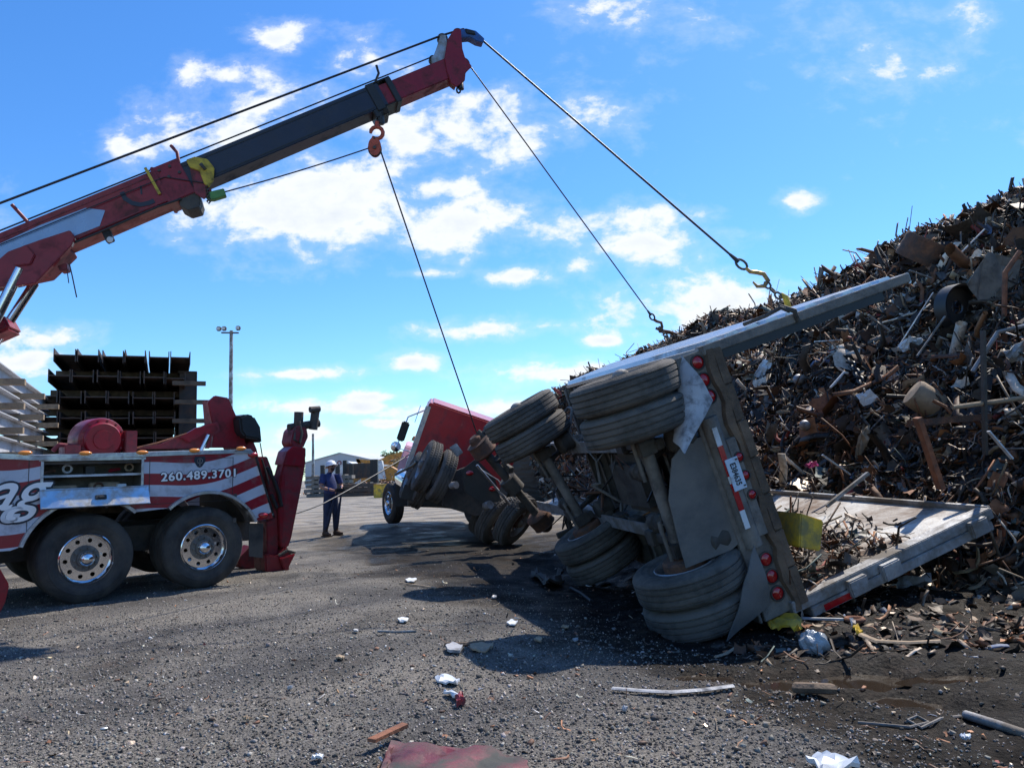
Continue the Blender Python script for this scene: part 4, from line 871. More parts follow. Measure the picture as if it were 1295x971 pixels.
for t0, t1, m, nm in ((0, .18, m_white, 'white_tape'), (.18, .48, m_redlens, 'red_tape'), (.48, .55, m_white, 'white_tape'), (.55, .82, m_redlens, 'red_tape'), (.82, 1.0, m_white, 'white_tape')): tape(t0, t1, m, nm)
pc = rl(931, 599, RE-.135); d = (rl(952, 640, RE-.135)-rl(936, 593, RE-.135)).normalized(); d.x = 0; d.normalize()
PF = TRM @ frame(pc, d, Z=Vector((-1, 0, 0)))
m_plate = mat('licence_plate_paint', (.50, .60, .72), .4, 0, .1, 8, 0, 1, (.3, .27, .24), 6, .2)
b = MB(); b.bb((-.150, -.066, -.012), (.150, .066, .0)); pl_ = b.build('licence_plate', m_plate, PF, bp, bevel=.002)
text('E384635', 'plate_number', PF @ T(0, -.006, .003), .080, m_ink, pl_, .0015, 0, 0, .76, 1.0, fat=.002)
b = MB(); b.tube([(-.13, .046, .002), (-.12, .046, .006)], .012, 8); b.tube([(.12, .046, .002), (.13, .046, .006)], .012, 8); b.build('plate_bolt', m_dark, PF, pl_)
# mudflaps and big under sheet
def sheet(name, quad, m, bulge=.12, t=.012, nx_=10, ny_=10, xo=0, par=trl, twist=0):
    q = [Vector(v) for v in quad]; b = MB(); 
    for side in (0, 1):
        for i_ in range(nx_+1):
            for j_ in range(ny_+1):
                s_, r_ = i_/nx_, j_/ny_; p = (q[0]*(1-s_)+q[1]*s_)*(1-r_)+(q[3]*(1-s_)+q[2]*s_)*r_
                p = p+Vector((-bulge*math.sin(s_*math.pi)*(1-.5*r_)+twist*(s_-.5)*r_+.008*math.sin(s_*9+r_*7), 0, 0)); p.x += side*t; b.v.append(tuple(p))
    w_ = ny_+1; o_ = (nx_+1)*w_
    for i_ in range(nx_):
        for j_ in range(ny_): b.f += [(i_*w_+j_, (i_+1)*w_+j_, (i_+1)*w_+j_+1, i_*w_+j_+1), (o_+i_*w_+j_, o_+i_*w_+j_+1, o_+(i_+1)*w_+j_+1, o_+(i_+1)*w_+j_)]
    for i_ in range(nx_): b.f += [(i_*w_, o_+i_*w_, o_+(i_+1)*w_, (i_+1)*w_), (i_*w_+ny_, (i_+1)*w_+ny_, o_+(i_+1)*w_+ny_, o_+i_*w_+ny_)]
    for j_ in range(ny_): b.f += [(j_, j_+1, o_+j_+1, o_+j_), (nx_*w_+j_, o_+nx_*w_+j_, o_+nx_*w_+j_+1, nx_*w_+j_+1)]
    b.m = [0]*len(b.f); return b.build(name, m, TRM, par, smooth=40)
sheet('mudflap', [rl(871, 446, RE-.02), rl(922, 496, RE-.18), rl(866, 574, RE-.30), rl(852, 559, RE-.12)], m_flapl, .07, label='x') if False else None
fl1 = sheet('mudflap', [rl(862, 449, RE-.0), rl(902, 506, RE-.22), rl(866, 574, RE-.34), rl(852, 558, RE-.14)], m_flapl, .05); fl1['label'] = 'pale scuffed mud flap twisted over the upper tail lamps'
fl2 = sheet('mudflap', [rl(954, 690, RE-.12), rl(974, 764, RE-.10), rl(921, 812, RE-.32), rl(940, 735, RE-.22)], m_flap, .06, twist=.05); fl2['label'] = 'dark mud flap bent down to the ground beside the lower tyres'
P = [(905, 545), (914, 560), (932, 620), (948, 676), (925, 695), (868, 718), (860, 690), (846, 632), (850, 580), (866, 560)]
b = MB(); b.prism([tuple(rl(px, py, RE+.0)) for px, py in P], 0, RE+.0, RE+.015); b.build('rubber_splash_sheet', m_flap, TRM, trl)
# suspension
AXF = []
for (pu_, pl_, z_) in (((797, 511), (878, 748), 7.16), ((666, 538), (757, 692), 10.1)):
    a_, c_ = ray(*pu_, z_), ray(*pl_, z_); AXF.append(frame((a_+c_)/2, _L-(a_-c_).normalized()*_L.dot((a_-c_).normalized()), Y=(a_-c_)))
def axle(F_ax):
    TRM = F_ax; x = 0; b = MB(); b.tube([(x, -.98, 0), (x, .98, 0)], .065, 18); b.tube([(x, -.72, 0), (x, -.60, 0)], .09, 18); b.tube([(x, .60, 0), (x, .72, 0)], .09, 18); ax = b.build('axle', m_under, TRM, trl, smooth=30)
    for s in (-1, 1):
        b = MB()
        b.add([Vector((p[0]+x, s*(p[1]+.74), p[2])) for p in MB().lathe([(.06, -.16), (.19, -.15), (.205, -.13), (.21, .06), (.2, .1), (.10, .12)], 32).v], MB().lathe([(.06, -.16), (.19, -.15), (.205, -.13), (.21, .06), (.2, .1), (.10, .12)], 32).f)
        b.build('brake_drum', m_rust, TRM, ax, smooth=30)
        b = MB()
        for k, z in ((0, -.02), (1, -.02)):
            M_ = T(x+.22, s*(.26+.0), z) @ Matrix.Rotation(rad(90), 4, 'Z'); b.lathe([(0, -.16), (.06, -.155), (.085, -.12), (.088, -.02), (.098, -.01), (.098, .01), (.088, .02), (.085, .10), (.05, .13), (0, .13)], 24, M_)
        b.tube([(x+.08, s*.26, -.02), (x+.08, s*.26, -.09), (x+.01, s*.33, -.12)], .014, 8); b.tube([(x+.0, s*.2, -.11), (x+.0, s*.62, -.11)], .02, 8); b.build('brake_chamber', m_under, TRM, ax, smooth=30)
        b = MB(); b.bb((x-.12, s*.5-.05, .065), (x+.75, s*.5+.05, .15)); b.bb((x+.62, s*.5-.08, .02), (x+.80, s*.5+.08, .24)); b.bb((x-.10, s*.5-.07, -.10), (x+.10, s*.5+.07, .08)); b.build('trailing_arm', m_dark, TRM, ax, bevel=.01)
        b = MB(); b.lathe([(.0, -.12), (.10, -.12), (.13, -.08), (.115, -.02), (.135, .05), (.12, .10), (0, .12)], 24, T(x-.16, s*.5, .30) @ Matrix.Rotation(rad(90), 4, 'X')); b.build('air_spring', m_rub, TRM, ax, smooth=50)
        b = MB(); b.tube([(x+.05, s*.38, .05), (x+.45, s*.40, FL-.15)], .035, 12); b.tube([(x+.25, s*.39, .28), (x+.45, s*.40, FL-.15)], .048, 12); b.build('shock_absorber', m_dark, TRM, ax, smooth=30)
    b = MB()
    for k in range(3):
        yy_ = -.3+.25*k; b.tube([(x+.3, yy_, -.03), (x+.5, yy_+.1, .2), (x+.6+k*.2, yy_-.05, .45), (x+1.2, yy_+.1, FL-.16)], .012, 6)
    b.build('air_line', m_black, TRM, ax, smooth=True)
FLW = Matrix.Rotation(math.pi, 4, 'X')
tw = None
for F_ax in AXF:
    axle(F_ax)
    for s in (-1, 1):
        for y in (.775, 1.085):
            # local -y of a wheel is its outer face
            base_ = F_ax @ T(0, s*y, 0)
            out = (y > 1) == (s > 0)
            F_ = base_ @ (Matrix.Rotation(math.pi, 4, 'X') if ((s > 0) == (y > 1)) else Matrix.Identity(4))
            F_ = F_ @ Matrix.Rotation(random.uniform(0, 1), 4, 'Y')
            if tw is None: tw = make_wheel(F_, trl, m_rubd, m_aludirty, m_rust, R=.525, W=.285)
            else: copy_tree(tw, F_, trl, 'wheel')
for k in range(14):
    b = MB(); x = random.uniform(.2, 4.6); y = random.uniform(-.9, .9); q = [(x, y, random.uniform(.1, .5))]
    for _ in range(5): q.append((q[-1][0]+random.uniform(-.1, .45), max(-1.1, min(1.1, q[-1][1]+random.uniform(-.35, .35))), random.uniform(.15, .58)))
    P_ = [Vector(a).lerp(Vector(c), t/4) for a, c in zip(q[:-1], q[1:]) for t in range(4)]; b.tube(P_, random.choice([.008, .012, .02]), 6); b.build('air_line', [m_black, m_under, m_rust][k % 3], TRM, trl, smooth=True)
for k in range(10):
    b = MB(); x = .45+.5*(k//2); y = (-.5, .5)[k % 2]; b.bb((x, y-.11, .30), (x+.10, y-.012, .46)); b.bb((x+.02, y+.012, .24), (x+.30, y+.09, .36)); b.build('hanger_bracket', m_dark, TRM, trl, bevel=.01)
b = MB(); b.bb((.9, -.35, .26), (1.9, .35, .5)); b.build('air_tank', m_dark, TRM, trl, bevel=.1)
b = MB(); b.tube([(4.6, -.9, .1), (4.6, -.9, .6)], .06, 4); b.tube([(4.6, .9, .1), (4.6, .9, .6)], .06, 4); b.bb((4.5, -.95, .3), (4.6, .95, .36)); b.build('landing_gear', m_dark, TRM, trl)
# load left inside, on the lower wall
n = 4600; P = np.stack([rng.uniform(-.35, 3.4, n), -1.24+.10*rng.random(n)**2, FL+.1+1.9*rng.random(n)**1.6], 1); P[:, 1] += .35*np.clip(P[:, 0]-.3, 0, 2)*rng.random(n)
def dirt_h(l, u): return -1.252+.32*np.exp(-((u-FL-.05)/.75)**2)*(1+.6*vnoise(l, u, .35, 5))+.07*vnoise(l, u, .2, 6)+.03*vnoise(l, u, .07, 7)+.20*np.clip(l-.3, 0, 2)*np.exp(-((u-FL)/1.0)**2)-.035*np.clip(u-FL-.8, 0, 3)
_dh = dirt_h
def dirt_h(l, u): return -1.256+(_dh(l, u)+1.256)*sst(-.44, -.05, np.asarray(l))
P[:, 1] = dirt_h(P[:, 0], P[:, 2])+.06*rng.random(n)
k = (rng.random(n) < np.clip(1.25-(P[:, 2]-FL)*.62+.15*P[:, 0], 0, 1)) & (P[:, 1] > -1.24); P = P[k]; R_ = np.array(TRM)[:3, :3]; Pw = P@R_.T+np.array(TRM)[:3, 3]; nr_ = np.tile(R_[:, 1], (len(P), 1)); h_ = len(P)//2
dl, du = np.meshgrid(np.linspace(-.42, 3.4, 90), np.linspace(FL+.06, H2-.1, 60)); dv = np.stack([dl.ravel(), dirt_h(dl.ravel(), du.ravel()), du.ravel()], 1)@R_.T+np.array(TRM)[:3, 3]
di = np.arange(59)[:, None]*90+np.arange(89)[None]; DRT = (dv, np.stack([di, di+1, di+91, di+90], -1).reshape(-1, 4), np.tile([.075, .046, .028, 0], (len(dv), 1)))
o = assemble('spilled_scrap', [pieces(Pw[:h_], nr_[:h_], .09, 'strip'), pieces(Pw[h_:h_+h_//3], nr_[h_:h_+h_//3], .08, 'sheet'), pieces(Pw[h_+h_//3:h_+h_//2], nr_[h_+h_//3:h_+h_//2], .3, 'rod'), pieces(Pw[h_+h_//2:], nr_[h_+h_//2:], .09, 'chunk')], DRT)
tag(o, 'loose dirt and scrap left on the lower wall inside the trailer', 'scrap', kind='stuff')

# yellow timber beside the floor edge
YF = TRM @ T(RE-.05, 0, 0)
P = [hit(px, py, YF, 0, .0) for px, py in ((1013, 649), (1042, 658), (1038, 697), (1011, 692))]
b = MB(); b.prism([tuple(p) for p in P], 0, .0, .42); o = b.build('yellow_block', m_yelw, YF, None, bevel=.012); tag(o, 'yellow painted timber block wedged behind the trailer floor edge', 'timber block')

# ------------------------------------------------------------------ red tractor twisted ahead of the trailer
CO = ray(513, 592, 17.2)
CZ = (RT*math.sin(rad(19))+UP*math.cos(rad(19))).normalized(); CY = Vector((-.155, .98, .0))
CXv = CY.cross(CZ).normalized(); CF = frame(CO, CXv, Z=CZ)   # x right along the back wall, y ahead, z up
GT = T(CO.x+1, CO.y, .1)
trac = empty('truck_tractor', GT, 'red sleeper tractor leaning over in front of the overturned trailer', 'truck')
b = MB(); b.prism([(0, 0, -.15), (.0, 0, 1.52), (.08, 0, 1.62), (2.2, 0, 1.62), (2.3, 0, 1.52), (2.3, 0, -.15)], 1, 0, 1.9); cabb = b.build('sleeper_cab', m_redbright, CF, trac, bevel=.04)
b = MB(); b.bb((-.02, -.012, -.1), (.09, .06, 1.5)); b.bb((-.014, .3, .1), (-.004, 1.8, .16)); b.build('corner_trim', m_alu, CF, cabb, bevel=.01)
b = MB(); b.bb((-.012, .0, -.12), (-.002, 1.85, 1.35)); b.build('side_fairing', m_white, CF, cabb)
b = MB(); b.prism([(-.05, 1.9, -.35), (-.05, 1.9, .75), (-.05, 2.5, .9), (-.05, 3.4, .35), (-.05, 4.4, .2), (-.05, 4.5, -.4)], 0, .1, 2.2); b.build('hood', m_red, CF, trac, bevel=.08)
b = MB(); b.lathe([(.62, -.05), (.66, 0), (.66, .32), (.6, .34)], 20, T(-.15, 3.5, -.55) @ Matrix.Rotation(rad(90), 4, 'Z'), a0=0, a1=math.pi); 
fe = MB(); fe.prism([(0, 2.75, -.55), (0, 2.85, -.15), (0, 3.1, .12), (0, 3.5, .2), (0, 3.9, .1), (0, 4.2, -.2), (0, 4.3, -.5), (0, 4.1, -.5), (0, 3.9, -.1), (0, 3.5, 0), (0, 3.1, -.1), (0, 2.95, -.5)], 0, -.18, .35)
m_pale = mat('faded_pink_fender', (.62, .34, .40), .3, 0, .15, 3, coat=.4); fe.build('front_fender', m_pale, CF, trac, bevel=.03)
MB().lathe([(.0, .0), (.07, 0), (.07, .06), (.05, .12), (0, .14)], 16, T(.0, 2.9, .32) @ Matrix.Rotation(rad(90), 4, 'X')).build('marker_lamp', m_amber, CF, trac, smooth=True)
# mirror
mv = hit(510, 545, CF, 1, 1.9)
b = MB(); b.tube([(-.0, 1.9, 1.25), (mv.x, 1.85, mv.z+.38), (mv.x-.03, 1.85, mv.z-.45), (.0, 1.9, .15)], .018, 8); b.tube([(mv.x+.2, 1.9, mv.z+.3), (mv.x+.2, 1.9, mv.z+.75)], .012, 6); ma = b.build('mirror_arm', m_chrome, CF, trac)
b = MB(); b.bb((mv.x-.10, 1.78, mv.z-.25), (mv.x+.10, 1.88, mv.z+.25)); b.build('mirror', m_black, CF, ma, bevel=.03)
MB().lathe([(0, -.04), (.10, -.02), (.13, 0), (.12, .06), (0, .1)], 20, T(mv.x-.05, 1.82, mv.z-.42)).build('round_mirror', m_chrome, CF, ma, smooth=True)
# front wheel on the ground
fwp = ray(497, 636, 19.6); FWF = frame(fwp, (.15, .985, 0), Z=(.03, 0, 1)) 
def wheel_at(p, axis, par, src, k=0):
    a_ = Vector(axis).normalized(); F_ = frame(p, a_.orthogonal(), Y=-a_) if False else None
    Y_ = -a_; X_ = Y_.orthogonal().normalized(); F_ = frame(p, X_, Y=Y_) @ Matrix.Rotation(k, 4, 'Y'); return F_
AX = Vector((-.88, -.47, .0))
wf = copy_tree(wt, wheel_at(fwp, AX, trac, wt), trac, 'wheel')
copy_tree(wt, wheel_at(fwp+Vector((2.1, .3, -.1)), -AX, trac, wt), trac, 'wheel')
# drive duals, left pair
A1 = (RT*-.88+UP*.40-FW*.20).normalized()
dwl = make_wheel(wheel_at(ray(540, 590, 14.9), A1, trac, None), trac, m_rubd, m_aludirty, m_rust, R=.52, W=.27, lug=True)
copy_tree(dwl, wheel_at(ray(559, 602, 14.75), -A1, trac, None, .3), trac, 'wheel')
copy_tree(dwl, wheel_at(ray(524, 602, 16.1), A1, trac, None, .3), trac, 'wheel')
copy_tree(dwl, wheel_at(ray(534, 612, 16.0), -A1, trac, None, .3), trac, 'wheel')
# bare rear axle and lower duals
pu, pl2 = ray(609, 566, 12.9), ray(684, 657, 13.3); ad = (pl2-pu).normalized()
b = MB(); b.tube([pu, pl2], .075, 16); b.tube([pu.lerp(pl2, .42), pu.lerp(pl2, .58)], [.16, .17], 16); ax = b.build('bare_axle', m_dark, ID, trac, smooth=30)
for p, s in ((pu, -1), (pl2, 1)):
    F_ = frame(p, ad.orthogonal(), Y=ad*s); b = MB(); b.lathe([(.05, -.16), (.17, -.15), (.215, -.12), (.225, -.10), (.215, -.08), (.20, .10), (.21, .12), (.12, .13), (.11, .20), (.07, .24), (0, .24)], 32); b.build('brake_drum', m_rust, F_, ax, smooth=30)
b = MB()
for k in range(7):
    t = .12+.11*k; p = pu.lerp(pl2, t)+RT*random.uniform(-.2, .2)+UP*random.uniform(-.05, .25)
    b.box((0, 0, 0), (random.uniform(.1, .3), random.uniform(.08, .2), random.uniform(.08, .2)), T(*p) @ Matrix.Rotation(random.uniform(0, 3), 4, (random.random(), random.random(), 1)))
b.tube([ray(598, 560, 12.8), ray(612, 545, 12.9), ray(622, 560, 13), ray(640, 590, 13)], .03, 8); b.tube([ray(604, 545, 12.9), ray(615, 556, 12.9)], .05, 8)
b.build('suspension_bracket', m_dark, ID, ax, bevel=.015)
b = MB(); b.tube([ray(603, 588, 13.2), ray(645, 638, 13.4)], .022, 8); b.tube([ray(605, 592, 13.25), ray(630, 607, 13.4), ray(648, 632, 13.4)], .012, 6); b.build('air_line', m_alu, ID, ax)
lw = wheel_at(ray(652, 657, 14.3), (ad*.6+FW*-.55+RT*.35), trac, None); copy_tree(dwl, lw, trac, 'wheel'); copy_tree(dwl, wheel_at(ray(628, 655, 14.9), (ad*.6+FW*-.55+RT*.35), trac, None), trac, 'wheel')
copy_tree(dwl, wheel_at(ray(618, 650, 16.4), (ad*.6+FW*-.55+RT*.35), trac, None), trac, 'wheel')
m_flapd = m_black
def pz(name, pts, Z, t, m, par=trac, bev=.01):
    F_ = frame(ray(pts[0][0], pts[0][1], Z), (1, .15, 0), Z=(0, 0, 1)); b = MB(); b.prism([tuple(hit(px, py, F_, 1, 0)) for px, py in pts], 1, 0, t); return b.build(name, m, F_, par, bevel=bev)
tf_ = pz('rear_crossmember', [(584, 594), (602, 580), (626, 604), (634, 634), (610, 636), (588, 622)], 14.0, .10, m_black)
for px, py in ((594, 598), (623, 618)):
    p = ray(px, py, 13.95); MB().lathe([(0, -.03), (.04, -.02), (.055, 0), (.055, .03)], 16, T(*p) @ Matrix.Diagonal((1.3, 1, .8, 1))).build('tail_lamp', m_redlens, ID, trac)
pz('chassis_rail', [(512, 612), (560, 628), (600, 634), (640, 640), (642, 652), (596, 646), (550, 640), (506, 630)], 15.6, .25, m_black)
pz('chassis_rail', [(500, 600), (560, 600), (610, 590), (640, 600), (640, 650), (560, 642), (500, 640)], 17.6, .25, m_black)
pz('axle_box', [(565, 600), (590, 590), (602, 620), (640, 640), (636, 655), (600, 652), (560, 640)], 15.2, .5, m_dark)
pz('mudguard', [(568, 566), (577, 560), (586, 572), (578, 578)], 14.3, .04, m_aludirty)
b = MB(); b.tube([ray(511, 604, 17.4), ray(530, 616, 16.2)], .22, 20); b.build('fuel_tank', m_chrome, ID, trac, smooth=40)
b = MB(); b.tube([ray(571, 614, 14.3), ray(577, 613, 14.2)], .07, 14); b.build('hub_end', m_aludirty, ID, trac, smooth=40)
b = MB(); b.tube([ray(614, 640, 14), ray(620, 638, 13.9)], .08, 14); b.build('hub_end', m_aludirty, ID, trac, smooth=40)
b = MB(); b.tube([ray(500, 600, 17), ray(523, 588, 15.6), ray(527, 584, 15.2)], .03, 6); b.build('tow_strap', m_black, ID, trac)

# ------------------------------------------------------------------ man with the remote
PM = T(-4.36, 18.05, gzf(-4.36, 18.05)) @ Matrix.Rotation(rad(48), 4, 'Z')     # faces local -y
def skinned(name, pts, edges, rads_, mats_, F, parent=None, root=0, matfn=None, sub=2):
    me = bpy.data.meshes.new(name); me.from_pydata(pts, edges, []); o = bpy.data.objects.new(name+'_tmp', me); COL.objects.link(o)
    md = o.modifiers.new('s', 'SKIN'); md.branch_smoothing = .6
    for i_, r in enumerate(rads_):
        r = r if isinstance(r, tuple) else (r, r); me.skin_vertices[0].data[i_].radius = r
    me.skin_vertices[0].data[root].use_root = True
    s = o.modifiers.new('u', 'SUBSURF'); s.levels = sub; s.render_levels = sub
    dg = bpy.context.evaluated_depsgraph_get(); dg.update(); m2 = bpy.data.meshes.new_from_object(o.evaluated_get(dg)); bpy.data.objects.remove(o)
    m2.name = name; m2.materials.clear()
    for m in mats_: m2.materials.append(m)
    for p in m2.polygons:
        p.use_smooth = True
        if matfn: p.material_index = matfn(p.center)
    ob = bpy.data.objects.new(name, m2); put(ob, F, parent); return ob
B = {'pel': (0, 0, .95), 'bel': (0, -.03, 1.10), 'che': (0, -.01, 1.30), 'nkb': (0, .0, 1.46), 'nk': (0, -.01, 1.53), 'hd': (0, -.02, 1.62), 'ht': (0, .0, 1.70),
     'hl': (-.09, 0, .90), 'kl': (-.13, -.02, .50), 'al': (-.15, .01, .09), 'tl': (-.16, -.15, .04), 'hr': (.09, 0, .90), 'kr': (.12, -.02, .50), 'ar': (.14, .01, .09), 'tr': (.15, -.15, .04),
     'sl': (-.19, 0, 1.41), 'el': (-.29, -.03, 1.14), 'wl': (-.12, -.27, 1.06), 'sr': (.19, 0, 1.41), 'er': (.27, -.05, 1.14), 'wr': (.10, -.29, 1.07)}
RD = {'pel': (.17, .13), 'bel': (.175, .15), 'che': (.18, .13), 'nkb': (.09, .08), 'nk': .055, 'hd': (.085, .10), 'ht': (.06, .07), 'hl': .115, 'kl': .082, 'al': .062, 'tl': (.04, .035), 'hr': .115, 'kr': .082, 'ar': .062, 'tr': (.04, .035),
      'sl': .07, 'el': .047, 'wl': .028, 'sr': .07, 'er': .047, 'wr': .028}
E_ = [('pel', 'bel'), ('bel', 'che'), ('che', 'nkb'), ('nkb', 'nk'), ('nk', 'hd'), ('hd', 'ht'), ('pel', 'hl'), ('hl', 'kl'), ('kl', 'al'), ('al', 'tl'), ('pel', 'hr'), ('hr', 'kr'), ('kr', 'ar'), ('ar', 'tr'),
      ('che', 'sl'), ('sl', 'el'), ('el', 'wl'), ('che', 'sr'), ('sr', 'er'), ('er', 'wr')]
for s, wn_, sx in (('l', 'wl', 1), ('r', 'wr', -1)):
    wx, wy, wz = B[wn_]; B['p'+s] = (wx+sx*.035, wy-.055, wz-.01); RD['p'+s] = (.030, .018); E_.append((wn_, 'p'+s))
    for k, (dx, ln) in enumerate(((-.030, .040), (-.010, .048), (.010, .045), (.028, .036))):
        a_ = f'f{s}{k}a'; c_ = f'f{s}{k}b'; B[a_] = (wx+sx*.05+sx*ln*.5, wy-.075, wz+dx); B[c_] = (wx+sx*(.05+ln*1.1), wy-.060, wz+dx-.01); RD[a_] = .009; RD[c_] = .008; E_ += [('p'+s, a_), (a_, c_)]
    a_ = f't{s}'; B[a_] = (wx+sx*.04, wy-.085, wz+.035); RD[a_] = .010; E_.append(('p'+s, a_))
ks = list(B); ix = {k: i_ for i_, k in enumerate(ks)}
def pm(c):
    if c.z < .115: return 3
    if c.z < .98: return 2
    if c.z > 1.475 and abs(c.x) < .12: return 0
    if c.z < 1.6 and abs(c.x) > .21 and c.z < 1.24: return 0
    if c.y < -.215 and c.z < 1.3: return 0
    return 1
man = skinned('person', [B[k] for k in ks], [(ix[a_], ix[c_]) for a_, c_ in E_], [RD[k] for k in ks], [m_skin, m_shirt, m_jeans, m_boot], PM, None, 0, pm)
tag(man, 'man in navy t-shirt, dark jeans and white hard hat holding a black remote, looking up', 'person')
for sx in (-1, 1):
    b = MB(); b.tube([(sx*.15, .07, .055), (sx*.15, .0, .07), (sx*.16, -.10, .055), (sx*.165, -.20, .045)], [.05, .058, .052, .035], 12); b.tube([(sx*.147, .01, .05), (sx*.145, .01, .20)], [.06, .058], 12); b.bb((sx*.155-.05, -.22, .0), (sx*.155+.05, .10, .022)); b.build('boot', m_boot, PM, man, smooth=40)
HM = PM @ T(0, -.02, 1.60) @ Matrix.Rotation(rad(-14), 4, 'X')
b = MB(); b.lathe([(0, .165), (.05, .158), (.10, .12), (.125, .06), (.128, .03), (.150, .02), (.150, .012), (.12, .015)], 28, Matrix.Rotation(rad(90), 4, 'X') @ Matrix.Diagonal((1, 1, 1.15, 1)))
b.prism([(-.10, -.10, 0), (-.06, -.20, 0), (.06, -.20, 0), (.10, -.10, 0)], 2, .012, .022); b.build('hard_hat', m_hat, HM, man, smooth=45)
b = MB(); b.lathe([(0, -.05), (.025, -.046), (.045, -.015), (.05, .02)], 16, T(0, -.06, -.062) @ Matrix.Rotation(rad(110), 4, 'X')); b.build('beard', m_beard, HM, man, smooth=True)
b = MB(); b.tube([(0, -.100, .0), (0, -.125, -.035), (0, -.108, -.045)], [.010, .016, .012], 8); b.build('nose', m_skin, HM, man, smooth=True)
b = MB(); b.tube([(-.032, -.098, .0), (-.032, -.108, .0)], .010, 8); b.tube([(.032, -.098, .0), (.032, -.108, .0)], .010, 8); b.build('eyes', m_black, HM, man, smooth=True)
b = MB(); b.tube([(-.098, .0, -.02), (-.105, .01, .01), (-.098, .02, .02)], .014, 6); b.tube([(.098, .0, -.02), (.105, .01, .01), (.098, .02, .02)], .014, 6); b.build('ears', m_skin, HM, man, smooth=True)
for s in (-1, 1):
    e_ = Vector(B['el' if s < 0 else 'er']); sh = Vector(B['sl' if s < 0 else 'sr']); MB().tube([sh+Vector((0, 0, .02)), sh.lerp(e_, .35), sh.lerp(e_, .72)], [.075, .078, .072], 14).build('shirt_sleeve', m_shirt, PM, man, smooth=True)
RMF = PM @ T(0, -.37, 1.055)
rmt = empty('remote_control', RMF, 'black radio remote control box held in the hands of the man', 'remote control')
MB().box((0, 0, 0), (.22, .13, .09)).build('box', m_black, RMF, rmt, bevel=.02)
b = MB(); [b.tube([(x, 0, .04), (x, 0, .085)], .01, 6) for x in (-.07, -.02, .03, .08)]; b.build('levers', m_dark, RMF, rmt)


# ------------------------------------------------------------------ stacked steel girders behind the truck
GX = Vector((-.416, .909, 0)); ORD = ['topmost', 'second', 'third', 'fourth', 'fifth', 'sixth', 'seventh', 'eighth', 'ninth', 'tenth', 'eleventh', 'twelfth']; CNT = ['leftmost', 'second', 'third', 'fourth', 'fifth', 'rightmost']
g0 = ray(68, 440.5, 17.6); GF = frame(g0, GX, Z=(0, 0, 1))     # y axis points left towards us
proto = None; lefts = [0, .10, .34, .32, .30, .26, .28, .3]
def hbeam(b, x0, x1, y0, z, w_=.455, hf=.30, t=.022, mi=0):
    b.bb((x0, y0-t, z-hf), (x1, y0, z), mi); b.bb((x0, y0-w_, z-hf), (x1, y0-w_+t, z), mi); b.bb((x0, y0-w_+t, z-hf*.5-.012), (x1, y0-t, z-hf*.5+.012), mi)
ztop = g0.z; row_h = .487; nrow = int(ztop/row_h)
for r in range(nrow):
    for c in range(6):
        y = lefts[r % 8]-c*.475-(c//2)*.045; x = random.uniform(-.10, .12); z = -r*row_h+random.uniform(-.01, .01)
        F_ = GF @ T(x, y, z) @ Matrix.Rotation(rad(random.uniform(-.15, .15)), 4, 'Z')
        if proto is None:
            b = MB(); hbeam(b, 0, 13, 0, 0); proto = b.build('steel_girder', m_steel, F_); o = proto
        else: o = proto.copy(); put(o, F_)
        tag(o, f'dark steel girder, {CNT[c]} of the {ORD[r]} row behind the striped truck', 'steel girder', 'stacked dark steel girders')
z_used = nrow*row_h
for r in range(nrow-1):
    for x in (1.6, 5.0, 9.5):
        b = MB(); b.bb((-.07, -2.92, -.075), (.07, .12, .075)); o = b.build('timber_spacer', m_wood, GF @ T(x, lefts[r % 8], -r*row_h-.30-.092))
        tag(o, 'brown timber spacer laid between rows of the dark girder stack', 'timber', 'timbers between the dark girders')
b = MB(); b.bb((-.5, -3.1, -z_used+row_h-.30-.001-(ztop-(z_used-row_h)-.30)), (0, 0, 0)) if False else None
zb = ztop-(nrow-1)*row_h-.30
for x in (.6, 6, 11):
    b = MB(); b.bb((-.15, -3.4, 0), (.15, .5, max(.05, zb))); o = b.build('bearer_timber', m_wood, T(*(GF @ Vector((x, 0, -ztop)))) @ GF.to_3x3().to_4x4()); tag(o, 'thick bearer timber on the ground under the dark girder stack', 'timber', 'bearers under the dark girders')
# tall plate girder at the right of the stack
pg = ray(226, 470, 19.5); PGF = frame(pg, GX, Z=(0, 0, 1)); b = MB(); b.bb((0, -.40, -pg.z), (11, -.02, 0)); b.bb((-.02, -.44, -.03), (11, .02, .02)); b.bb((-.02, -.44, -pg.z+.02), (11, -.40, .0)); b.build('plate_girder', m_steel, PGF, None, bevel=.01)
tag(bpy.data.objects['plate_girder'], 'tall dark steel plate standing on the right side of the girder stack', 'steel plate')
for k in range(4):
    p = ray(218+k % 2*3, 484+k*24, 18.3); b = MB(); b.bb((-.0, -.75, -.05), (.14, .0, .05)); o = b.build('timber_block', m_wood, frame(p, GX, Z=(0, 0, 1))); tag(o, 'short timber block sticking out between the girder stack and the tall plate', 'timber', 'timber blocks beside the tall plate')
